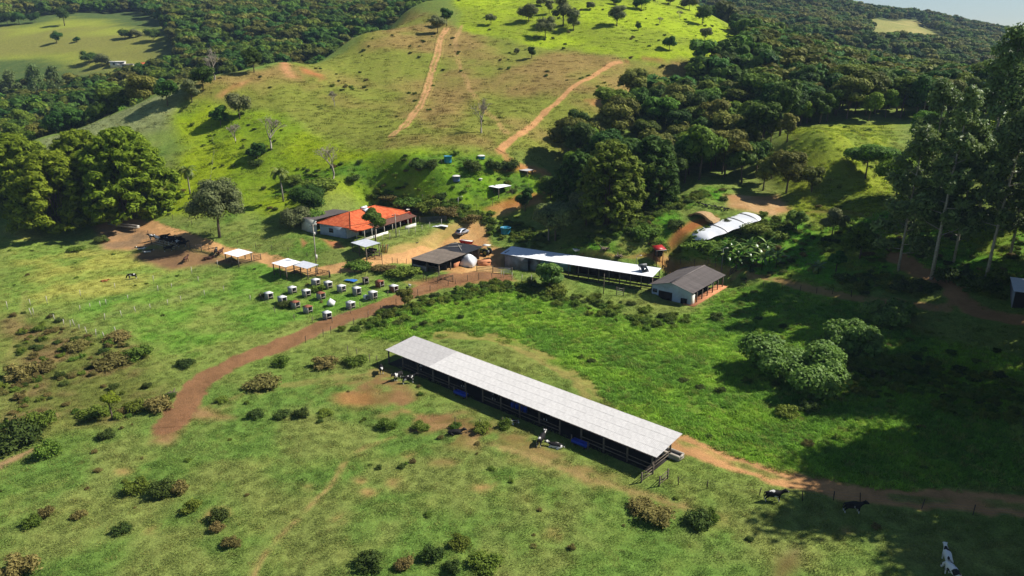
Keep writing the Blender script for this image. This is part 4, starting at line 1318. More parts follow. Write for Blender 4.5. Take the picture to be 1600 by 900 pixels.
shelter('cattle_shelter', 'bright white roofed feeding shelter joined to a grey one above the hutches', [(424, 411), (444.7, 403.5), (466, 409.5), (446, 417.5)], 2.2, M_WHITEROOF, 'small feeding shelters', 2)
shelter('cattle_shelter', 'dull grey roofed feeding shelter next to a bright white one', [(456, 413.6), (473, 408.5), (497.5, 415), (479.6, 420)], 2.0, M_ZINC, 'small feeding shelters', 2)
shelter('cart_shelter', 'open lean-to with a pale metal roof in front of the house', [(548, 379), (574, 375), (594.5, 382), (571, 386.2)], 2.3, M_ZINC, None, 1)
shelter('hillside_shelter', 'low white roofed hut among weeds on the slope', [(763, 291), (777, 286.5), (791, 288.5), (779, 294)], 1.5, M_WHITEROOF, None, 0, .1)
shelter('hillside_shelter', 'two tiny rusty roofed shelters by the dirt scar below the hill', [(807, 265), (815, 263), (834, 265.5), (824, 267.5)], 1.2, M_FIBRE_OLD, None, 0, .1)
# building at the right edge of the picture
v = at(1578, 482)
eb = thing('edge_building', 'white roofed dark walled building cut by the right edge', 'building', (v.x, v.y, v.z), R(-28))
wall(eb, (.3, .3), (9, .3), -1, 3.0, .2, M_DARK)
wall(eb, (.3, .3), (.3, 7), -1, 3.0, .2, M_GREYWALL)
wall(eb, (.3, 7), (9, 7), -1, 3.0, .2, M_GREYWALL)
wall(eb, (9, .3), (9, 7), -1, 3.0, .2, M_GREYWALL)
rf = link('roof', None, None, eb)
sheet_roof(rf, (0, 0, 3.05), (9.4, 0, 0), (0, 7.3, .5), 8, 3, M_WHITEROOF, 41)
# far houses across the valley
def far_house(px, py, w, d, h, roofm, wallm, label, flat=False):
    v = at(px, py)
    t = thing('far_house', label, 'house', (v.x, v.y, v.z), R(20))
    wall(t, (-w / 2, -d / 2), (w / 2, -d / 2), -1, h, .25, wallm)
    wall(t, (-w / 2, d / 2), (w / 2, d / 2), -1, h, .25, wallm)
    wall(t, (-w / 2, -d / 2), (-w / 2, d / 2), -1, h, .25, wallm, 'end_wall')
    wall(t, (w / 2, -d / 2), (w / 2, d / 2), -1, h, .25, wallm, 'end_wall')
    for x in (-w * .25, w * .25):
        MB().box((x, -d / 2 - .14, h * .5), (1.2, .08, 1.1)).obj('window', M_GLASS, t)
    rr = .25 if flat else 1.3
    m = MB()
    e = .5
    m.add([(-w / 2 - e, -d / 2 - e, h), (w / 2 + e, -d / 2 - e, h), (w / 2 + e, d / 2 + e, h), (-w / 2 - e, d / 2 + e, h), (-w / 2 - e, 0, h + rr), (w / 2 + e, 0, h + rr)], [(0, 1, 5, 4), (2, 3, 4, 5)], [(0, 4, 3), (1, 2, 5)])
    m.obj('roof', roofm, t)
far_house(185, 103, 8, 5, 2.6, M_WHITE, M_WHITE, 'small pale flat roofed house far across the valley', True)
far_house(199, 106, 7, 4.5, 2.2, M_DARKROOF, M_WHITE, 'grey roofed shed beside the far pale house', True)
far_house(233, 108, 7.5, 6, 2.6, M_TILE, M_WHITE, 'small white far house with an orange roof')

# ------------------------------------------------------------------ single trees
def px_tree(px, py):
    v = at(px, py)
    return v, FPX / proj(v.x, v.y, v.z)[2]          # place and pixels per metre there
def bamboo(px, py, r, h, seed, label, n=9000, group='giant bamboo clumps', mat=None, name='bamboo_clump'):
    v, _ = px_tree(px, py)
    g = random.Random(seed)
    t = thing(name, label, 'bamboo', v, 0, group)
    L, m = [], MB()
    for k in range(46):
        a = g.uniform(0, 6.283)
        q = math.sqrt(g.uniform(.02, 1))
        e = Vector((math.cos(a) * r * .85 * q, math.sin(a) * r * .85 * q, h * (1 - .5 * q * q) * .93))
        b = Vector((math.cos(a) * r * .3 * q, math.sin(a) * r * .3 * q, -.3))
        m.tube([b, b.lerp(e, .55) + Vector((0, 0, h * .12)), e], [.11, .08, .03], 4, False)
    for k in range(170):
        a = 2.39996 * k + g.uniform(-.35, .35)
        zz = (k + .5) / 170
        lump = 1 + .2 * math.sin(3 * a + seed) * math.sin(5 * zz + seed) + g.uniform(-.12, .1)
        rr = r * lump * (math.sqrt(max(0, 1 - zz ** 2.2)) * (.82 + .18 * min(1, zz * 4)))
        z = .03 * h + h * .93 * zz * (.94 + .06 * lump)
        s = g.uniform(.10, .175) * r
        L.append((math.cos(a) * rr, math.sin(a) * rr, z, s * g.uniform(.85, 1.3), s * g.uniform(.85, 1.3), s * g.uniform(.55, .85)))
        if k % 3 == 0:
            L.append((math.cos(a) * rr * .6, math.sin(a) * rr * .6, z * .95, s * 1.4, s * 1.4, s * 1.4))
    me = m.mesh('culms', True)
    me.materials.append(M_BARK)
    link('culms', me, None, t)
    link('crown', crown_mesh('crown', L, int(n * 1.5), .5, mat or M_BAMBOO, seed, jit=.42, core=.7, aspect=2.4, droop=.35, shell=(.7, 1.12)), None, t)
    return t
bamboo(95, 353, 10.5, 19, 301, 'broad bamboo clump nearest the feed trough, shadow on the pasture', 17000)
bamboo(207, 338, 10.5, 23, 302, 'tallest bamboo clump, beside the palm at the left of the hill', 17000)
bamboo(38, 318, 9.5, 19, 303, 'bamboo clump cut by the left edge, behind the broad one', 12000)
bamboo(140, 318, 8.5, 20, 304, 'narrow bamboo clump between two larger clumps', 12000)
bamboo(952, 348, 7.0, 19, 305, 'dark bamboo clump at the front corner of the right-hand wood', 11000, mat=M_LF[0])
bamboo(905, 325, 5.5, 14, 306, 'small dark bamboo clump beside the grey-leaved tree', 9000, mat=M_LF[0])
bamboo(1015, 322, 6.5, 17, 307, 'dark bamboo clump above the overgrown bank of the silage yard', 10000, mat=M_LF[2])

def palm(px, py, h, fl, seed, label, nf=18):
    v, _ = px_tree(px, py)
    g = random.Random(seed)
    gg = np.random.default_rng(seed)
    t = thing('palm_tree', label, 'palm', v, g.uniform(0, 6), 'palm trees')
    b = .05 * h
    m = MB().tube([(0, 0, -.4), (b * .2, 0, h * .3), (b * .7, 0, h * .7), (b, 0, h)], [.26, .19, .17, .15], 8)
    me = m.mesh('trunk', True)
    me.materials.append(M_BARKGREY)
    link('trunk', me, None, t)
    for k in range(nf):
        a = 2.4 * k + g.uniform(-.3, .3)
        el = R(72) * (1 - (k / nf) ** .8) - R(22) * (k / nf)
        P = []
        p, e = Vector((b, 0, h)), el
        for s in range(11):
            P.append(p.copy())
            p = p + Vector((math.cos(a) * math.cos(e), math.sin(a) * math.cos(e), math.sin(e))) * (fl / 10)
            e -= R(11) + R(3) * s / 10
        P = np.array(P)
        side = np.array((-math.sin(a), math.cos(a), 0))
        V, Q = [], []
        for s in range(1, 11):
            for f in (0, .33, .66):
                c = P[s - 1] * (1 - f) + P[s] * f
                ll = fl * .26 * math.sin(math.pi * min(1, (s + f) / 11.5) ** .7) + .12
                dr = P[s] - P[s - 1]
                dr /= np.linalg.norm(dr)
                for sg in (-1, 1):
                    tip = c + side * sg * ll * .8 + dr * ll * .45 - np.array((0, 0, ll * g.uniform(.35, .75)))
                    w = dr * .055
                    i = len(V)
                    md = (c + tip) / 2 + np.array((0, 0, .06))
                    V += [c - w, c + w, md + w * 1.4, tip, md - w * 1.4]
                    Q.append((i, i + 1, i + 2, i + 4))
                    Q.append((i + 4, i + 2, i + 3, i + 3))
        V = np.array(V)
        Q = np.array(Q)
        tri = Q[Q[:, 2] == Q[:, 3]] if False else Q[1::2, :3]
        fm = mesh_from('frond', V, Q[0::2], tri)
        at_ = fm.attributes.new('var', 'FLOAT', 'POINT')
        at_.data.foreach_set('value', np.repeat(gg.random(len(V) // 5), 5).astype(np.float32))
        fm.materials.append(M_PALM)
        link('frond', fm, None, t)
palm(443, 315, 7.6, 3.1, 401, 'slender feather palm alone on the bright slope left of the house')
palm(297, 303, 6.5, 3.4, 402, 'feather palm beside the tallest bamboo clump')
palm(857, 378, 7.4, 4.2, 403, 'feather palm growing through the leafy tree behind the white barn', 22)
palm(1271, 425, 1.2, 2.2, 404, 'low palm-like plant on the right slope near the bananas', 9)

def tree(px, py, wpx, hpx, label, mat, seed, name='pasture_tree', cat='tree', group=None, h0=.3, bark=M_BARK, n=None, leaf=.4, dy=0, **kw):
    v, s = px_tree(px, py)
    r, h = wpx / s / 2, hpx / s / .97
    return make_broadleaf(name, label, cat, v, r, h, n or int(min(7000, 900 + 55 * r * h)), leaf, mat, seed, h0=h0, bark=bark, group=group, **kw)
tree(343, 371, 88, 92, 'large round grey-green tree standing over the sandy lane', M_LF[3], 501, 'shade_tree', h0=.18, n=9000, leaf=.34, lobes=16, size=(.26, .42), core=.6)
tree(587, 378, 32, 52, 'dark bushy tree in front of the orange roof', M_LF[2], 502, 'garden_tree', h0=.36, n=3500, leaf=.26)
tree(482, 329, 50, 36, 'dense clipped dark dome-shaped tree left of the house', M_LF[2], 503, 'garden_tree', h0=.05, n=4500, leaf=.26, lobes=14)
tree(462, 354, 44, 26, 'grey-green bushy thicket against the left end of the house', M_LF[3], 504, 'garden_bush', 'bush', h0=.02, n=3500, leaf=.28)
tree(492, 352, 34, 22, 'low leafy bush beside the house annex', M_SHRUB[0], 505, 'garden_bush', 'bush', h0=.02, n=2500, leaf=.26)
tree(868, 376, 76, 62, 'wide leafy tree around the palm behind the white barn', M_EUC, 506, 'shade_tree', h0=.15, n=9000, leaf=.36, lobes=16, core=.5, size=(.28, .44))
tree(916, 352, 50, 54, 'brownish grey leaved tree beside the dark bamboo', M_LF[3], 507, 'shade_tree', h0=.28, n=4500, leaf=.32)
tree(859, 450, 40, 42, 'yellow-green bushy tree against the slatted barn side', M_BIGLEAF, 508, 'yard_tree', h0=.08, n=3200, leaf=.34, core=.5)
tree(633, 480, 26, 30, 'small olive tree on the verge between hutches and dirt road', M_LF[1], 509, 'verge_tree', h0=.2, n=2200, leaf=.2, core=.5)
tree(1244, 361, 30, 32, 'small round tree below the bare silage yard', M_SHRUB[0], 510, 'slope_tree', h0=.12, n=3000, leaf=.3)
tree(1300, 367, 36, 38, 'layered small tree on the right slope', M_LF[3], 511, 'slope_tree', h0=.2, n=3000, leaf=.3, core=.5)
tree(1352, 279, 76, 54, 'spreading flat crowned tree on the yellow meadow', M_LF[0], 512, 'slope_tree', h0=.35, n=5500, leaf=.36, flat=.55)
tree(1343, 404, 50, 58, 'dark leafy tree left of the tall eucalyptus trunks', M_LF[0], 513, 'slope_tree', h0=.12, n=5000, leaf=.34)
tree(1306, 424, 24, 30, 'small ball-shaped tree on a thin stem below the right slope', M_LF[2], 514, 'slope_tree', h0=.35, n=2200, leaf=.24)
tree(1228, 302, 56, 64, 'pale olive tree overhanging the bare silage yard', M_LF[1], 515, 'slope_tree', h0=.15, n=5000, leaf=.34)
tree(1268, 300, 34, 40, 'olive bushy tree at the left edge of the yellow meadow', M_LF[1], 516, 'slope_tree', h0=.08, n=3000, leaf=.32)
tree(1400, 310, 60, 60, 'leafy tree at the foot of the yellow meadow', M_LF[4], 517, 'slope_tree', h0=.12, n=4500, leaf=.36)
tree(1420, 350, 50, 56, 'bushy tree between the eucalyptus trunks', M_LF[4], 519, 'slope_tree', h0=.1, n=4000, leaf=.34)
tree(1500, 300, 80, 90, 'broad green tree behind the tall eucalypts', M_LF[0], 520, 'slope_tree', h0=.12, n=6000, leaf=.38)
tree(1585, 350, 90, 110, 'dark green tree cut by the right edge behind the building', M_LF[0], 521, 'slope_tree', h0=.12, n=6000, leaf=.38)
tree(1570, 235, 70, 70, 'pale green tree below the brown thicket on the right', M_LF[4], 522, 'slope_tree', h0=.12, n=4500, leaf=.38)
tree(1450, 236, 60, 66, 'green tree between the meadow and the tall eucalypts', M_LF[0], 523, 'slope_tree', h0=.12, n=4500, leaf=.38)
tree(1592, 180, 60, 40, 'russet leaved thicket at the right edge', M_SHRUB[1], 524, 'russet_thicket', 'bush', h0=.02, n=3500, leaf=.4)
tree(820, 330, 26, 36, 'dark slim tree beside the earth cutting', M_LF[2], 525, 'bank_tree', h0=.1, n=2400, leaf=.3)
tree(860, 312, 34, 40, 'pale leafy tree on the bank by the dark wood', M_SHRUB[0], 526, 'bank_tree', h0=.1, n=2600, leaf=.3)
# trees dotted over the hill pasture
HT = [(684, 52, 24, 26, 3, 'round grey tree at the top of the rutted track'), (698, 41, 21, 28, 2, 'dark upright tree beside the top of the rutted track'), (767, 39, 16, 18, 3, 'small thin tree on the bright pasture right of the rutted track'),
      (826, 34, 30, 24, 3, 'open grey tree with a spreading crown on the bright pasture'), (858, 22, 15, 20, 3, 'narrow tree between two rounder trees on the bright pasture'), (845, 9, 17, 10, 3, 'small tree at the top edge above the narrow one'),
      (880, 40, 36, 42, 3, 'largest dense grey tree of the bright upper pasture'), (896, 48, 24, 30, 3, 'dense tree touching the right side of the largest pasture tree'), (852, 59, 32, 31, 3, 'dome-shaped tree just above the line of the olive slope'),
      (922, 15, 14, 10, 3, 'tiny flat tree high on the bright pasture'), (960, 7, 18, 10, 2, 'dark tree at the top edge of the bright pasture'), (964, 41, 28, 30, 3, 'pale dome-shaped tree in the middle of the bright pasture'),
      (997, 48, 9, 11, 2, 'tiniest stunted tree of the bright pasture'), (1002, 15, 26, 17, 2, 'wide dark crowned tree near the top of the pasture'), (1047, 8, 16, 12, 3, 'tree at the top edge near the wood'),
      (1046, 78, 22, 19, 2, 'round dark tree casting a clear shadow low on the bright pasture'), (1097, 39, 28, 29, 2, 'dark dome-shaped tree next to the wood edge'), (1077, 16, 26, 20, 3, 'wide tree near the top corner of the pasture by the wood'),
      (1101, 67, 21, 23, 3, 'pale shrubby tree at the wood edge low on the bright pasture'), (831, 91, 12, 17, 2, 'lone dark sapling on the olive slope'), (807, 84, 8, 8, 3, 'tiny bush beside the lone sapling'),
      (375, 186, 36, 38, 3, 'open grey tree on the left shoulder of the hill'), (345, 198, 28, 32, 2, 'dark tree casting a long shadow on the bright left slope'), (397, 113, 32, 36, 2, 'tree on the skyline of the left shoulder'),
      (318, 142, 38, 36, 2, 'dark round tree at the left end of the hill crest'), (262, 165, 34, 40, 2, 'dark tree standing on the pale grass spur'), (300, 160, 26, 34, 3, 'grey tree beside the left end of the hill crest'),
      (402, 248, 28, 22, 2, 'dark bush at the foot of the bare white tree'), (196, 60, 22, 12, 2, 'low round bush beside the scar on the far pasture'), (240, 64, 26, 16, 2, 'wide dark tree at the right end of the far pasture'), (212, 58, 18, 10, 3, 'grey bush left of the wide dark tree on the far pasture'), (30, 38, 24, 16, 2, 'dark tree at the upper left edge of the far pasture'), (55, 36, 20, 14, 2, 'round tree above the far pasture near the left edge'), (12, 40, 26, 18, 2, 'tree nearest the left edge above the far pasture'), (140, 100, 30, 18, 2, 'dark tree at the foot of the far pasture'), (160, 104, 26, 16, 3, 'grey tree at the foot of the far pasture'), (120, 66, 9, 8, 2, 'small bush in the middle of the far pasture'), (101, 40, 22, 31, 2, 'tall tree on the far pasture across the valley'), (89, 68, 17, 21, 2, 'dense round tree low on the far pasture')]
for i, (px, py, w, h, k, lab) in enumerate(HT):
    v, s = px_tree(px, py)
    tree(px, py, w, h, lab, M_LF[k], 600 + i, 'pasture_tree', group='trees dotted over the hill pasture', h0=.08 if 'dome' in lab or 'dense' in lab or 'bush' in lab else .22, n=1700, leaf=.42, lobes=8, core=.62)

def bare_tree(px, py, wpx, hpx, seed, label):
    """leafless tree: trunk and branches that fork four times"""
    v, s = px_tree(px, py)
    h, r = hpx / s * 1.3, wpx / s / 2
    g = random.Random(seed)
    t = thing('bare_tree', label, 'tree', v, g.uniform(0, 6), 'leafless trees')
    tm, bm = MB(), MB()
    def grow(p, d, L, rad, lev):
        e = p + d * L
        mid = (p + e) / 2 + Vector((g.uniform(-1, 1), g.uniform(-1, 1), 0)) * L * .07
        (tm if lev == 0 else bm).tube([p, mid, e], [rad, rad * .85, rad * .65], 5 if lev < 2 else 3, False)
        if lev >= 5:
            return
        for k in range(3 if lev < 4 else 2):
            ax = Vector((g.uniform(-1, 1), g.uniform(-1, 1), g.uniform(.1, .9) - .12 * lev))
            nd = (d * .75 + ax * .75).normalized()
            grow(e if k else p.lerp(e, .7), nd, L * g.uniform(.62, .82), max(.05, rad * .6), lev + 1)
    grow(Vector((0, 0, -.3)), Vector((0, 0, 1)), h * .3, max(.12, h * .028), 0)
    tm.obj('trunk', M_BARKPALE, t, True)
    bm.obj('branches', M_TWIG, t, True)
bare_tree(521, 279, 40, 48, 71, 'leafless pale tree standing above the farmhouse')
bare_tree(424, 234, 34, 50, 72, 'leafless white tree on the bright left slope')
bare_tree(752, 208, 32, 44, 73, 'leafless tree between the two tracks on the hill')
bare_tree(523, 166, 18, 22, 74, 'leafless low bush alone on the olive slope')
bare_tree(368, 224, 20, 30, 75, 'thin leafless sapling left of the leafless white tree')
bare_tree(1062, 29, 14, 12, 76, 'leafless shrub on the bright pasture near the wood')
bare_tree(1031, 39, 14, 12, 77, 'leafless scrub in the middle right of the bright pasture')
bare_tree(335, 125, 36, 40, 78, 'pale leafless tree at the edge of the valley wood')

# ------------------------------------------------------------------ eucalyptus
def euc(px, py, h, rw, seed, label, n=5200, lean=.04, low=.3, group='tall eucalyptus trees', loc=None, leaf=.42, sz=(.2, .36)):
    v = Vector(loc) if loc is not None else px_tree(px, py)[0]
    g = random.Random(seed)
    t = thing('eucalyptus_tree', label, 'eucalyptus', v, 0, group)
    lx, ly = g.uniform(-1, 1) * lean * h + lean * h, g.uniform(-1, 1) * lean * h
    path = [(lx * f * f, ly * f * f, h * f - .4 * (f == 0)) for f in (0, .2, .4, .6, .8, 1)]
    r0 = .0085 * h
    m = MB().tube(path, [r0 * 1.2, r0, r0 * .82, r0 * .62, r0 * .4, r0 * .12], 8)
    L = []
    nb = 26
    for k in range(nb):
        f = low + (1 - low) * (k + .5) / nb
        a = 2.4 * k + g.uniform(-.5, .5)
        rr = rw * (1.0 - .75 * ((f - low) / (1 - low)) ** 1.6) * g.uniform(.45, 1.05)
        s = Vector((lx * f * f, ly * f * f, h * f * .97))
        e = s + Vector((math.cos(a) * rr, math.sin(a) * rr, rr * g.uniform(.25, .8)))
        m.tube([s, s.lerp(e, .5) + Vector((0, 0, -.1 * rr)), e], [r0 * .35, r0 * .22, r0 * .06], 4, False)
        q = rw * g.uniform(*sz)
        L.append((e.x, e.y, e.z, q, q, q * 1.0))
        c = s.lerp(e, .6)
        L.append((c.x, c.y, c.z + q * .3, q * .8, q * .8, q * .8))
    me = m.mesh('trunk', True)
    me.materials.append(M_BARKPALE)
    link('trunk', me, None, t)
    link('crown', crown_mesh('crown', L, n, leaf, M_EUC, seed, jit=.9, core=.42, aspect=2.0, shell=(.45, 1.15), droop=.5), None, t)
    return t
euc(1403, 424, 27, 5.2, 701, 'eucalyptus with low foliage, leftmost of the tall trunks', 9750, .02, 0.12)
euc(1455, 436, 35, 4.8, 702, 'tallest pale trunked eucalyptus beside the wood path', 9000, .03, 0.23)
euc(1490, 410, 25, 5.4, 703, 'dark trunked spreading eucalyptus in the middle of the group', 9750, .02, 0.16)
euc(1540, 438, 30, 4.6, 704, 'eucalyptus with a bare thin leaning lower stem near the edge building', 8400, .03, 0.30)
euc(1528, 335, 36, 7.5, 705, 'broad crowned eucalyptus rising highest against the far hills', 13500, .02, 0.13)
euc(1578, 400, 27, 5.4, 706, 'leafy eucalyptus nearest the right edge', 9000, .02, 0.13)
euc(1445, 330, 27, 5.0, 707, 'eucalyptus with a light green top left of the highest one', 9000, .02, 0.12)
euc(1604, 330, 24, 6.0, 708, 'eucalyptus half cut by the right edge', 9000, .02, 0.12)
euc(62, 166, 20, 6.0, 709, 'broad pale green eucalyptus in the valley, left of a taller one', 3500, .01, .2, 'eucalyptus trees in the valley')
euc(22, 165, 17, 5.5, 710, 'eucalyptus nearest the left edge in the valley', 3000, .01, .2, 'eucalyptus trees in the valley')
euc(90, 163, 19, 5.0, 711, 'eucalyptus with a bare lower stem in the valley, right of the broad one', 3000, .01, .25, 'eucalyptus trees in the valley')
# the trees outside the right of the picture whose shade lies over the lower right
for k, (x, y, h, r) in enumerate([(70, 77, 36, 8.5), (78, 69, 33, 9), (80, 87, 37, 9), (86, 101, 35, 9), (96, 113, 33, 9), (90, 80, 36, 9), (74, 60, 31, 8), (100, 95, 36, 10), (108, 124, 30, 9), (92, 64, 34, 9), (84, 52, 32, 9)]):
    t = euc(0, 0, h, r, 740 + k, 'tall tree of the grove standing out of frame at the lower right', 7000, .01, .1, 'grove out of frame at the lower right', (x, y, ground(x, y)), .62, (.3, .46))

# ------------------------------------------------------------------ bananas and big leaved shrubs
def banana(px, py, h, seed, label):
    v, s = px_tree(px, py)
    g = random.Random(seed)
    t = thing('banana_plant', label, 'banana plant', v, g.uniform(0, 6), 'banana plants')
    m = MB().tube([(0, 0, -.3), (.05, 0, h * .3), (.1, 0, h * .55)], [.16, .13, .09], 7)
    m.obj('stem', M_SHRUB[0], t, True)
    for k in range(10):
        a = 2.4 * k + g.uniform(-.3, .3)
        e = R(78) - R(10) * k * .9
        p = Vector((.1, 0, h * .52))
        L = h * g.uniform(.42, .58)
        side = Vector((-math.sin(a), math.cos(a), 0))
        V, Q = [], []
        for q in range(7):
            w = .36 * math.sin(math.pi * (.08 + .9 * q / 6)) + .02
            V += [p - side * w - Vector((0, 0, w * .35)), p, p + side * w - Vector((0, 0, w * .35))]
            if q:
                i = q * 3
                Q += [(i - 3, i - 2, i + 1, i), (i - 2, i - 1, i + 2, i + 1)]
            p = p + Vector((math.cos(a) * math.cos(e), math.sin(a) * math.cos(e), math.sin(e))) * L / 6
            e -= R(13)
        fm = mesh_from('leaf', np.array(V), Q, None, True)
        at_ = fm.attributes.new('var', 'FLOAT', 'POINT')
        at_.data.foreach_set('value', np.full(len(V), g.random(), np.float32))
        fm.materials.append(M_BANANA)
        link('leaf', fm, None, t)
BN = [(1118, 410), (1131, 416), (1143, 408), (1150, 420), (1160, 411), (1172, 420), (1182, 410), (1190, 422), (1202, 412), (1212, 420), (1138, 402), (1168, 402), (1196, 403)]
BL_ = ['first banana plant of the clump, beside the lamp post', 'second banana plant of the clump from the lamp post, low', 'third banana plant of the clump from the lamp post', 'banana plant low in the middle left of the clump', 'banana plant in the very middle of the clump',
       'banana plant low in the middle right of the clump', 'banana plant right of the middle of the clump', 'banana plant low at the right of the clump', 'banana plant near the right end of the clump', 'last banana plant of the clump at its right end',
       'banana plant at the back left of the clump', 'banana plant at the back middle of the clump', 'banana plant at the back right of the clump']
for i, (px, py) in enumerate(BN):
    banana(px, py, 4.6 + .9 * ((i * 7) % 5) / 4, 800 + i, BL_[i])
banana(1278, 428, 3.2, 820, 'single banana plant on the shaded right slope')
def big_leaf(px, py, r, h, n, seed, label):
    v, s = px_tree(px, py)
    L = round_lobes(seed, r, -.3, h, 18, spread=.85, size=(.2, .34), flat=.8)
    t = thing('large_leaved_shrub', label, 'shrub', v, 0, 'large leaved shrubs in the shade')
    link('trunk', trunk_mesh('trunk', h * .6, .22, L, M_BARK, seed), None, t)
    link('crown', crown_mesh('crown', L, n, .42, M_BIGLEAF, seed + 1, jit=.7, core=.6, aspect=1.2), None, t)
big_leaf(1240, 592, 8.4, 5.0, 12000, 851, 'wide dome of pale glossy leaves at the edge of the shade')
big_leaf(1330, 545, 5.0, 4.2, 4500, 852, 'glossy leaved shrub behind the wide pale dome')
big_leaf(1390, 500, 4.5, 3.2, 3500, 853, 'low shrub in dappled light below the wood path')

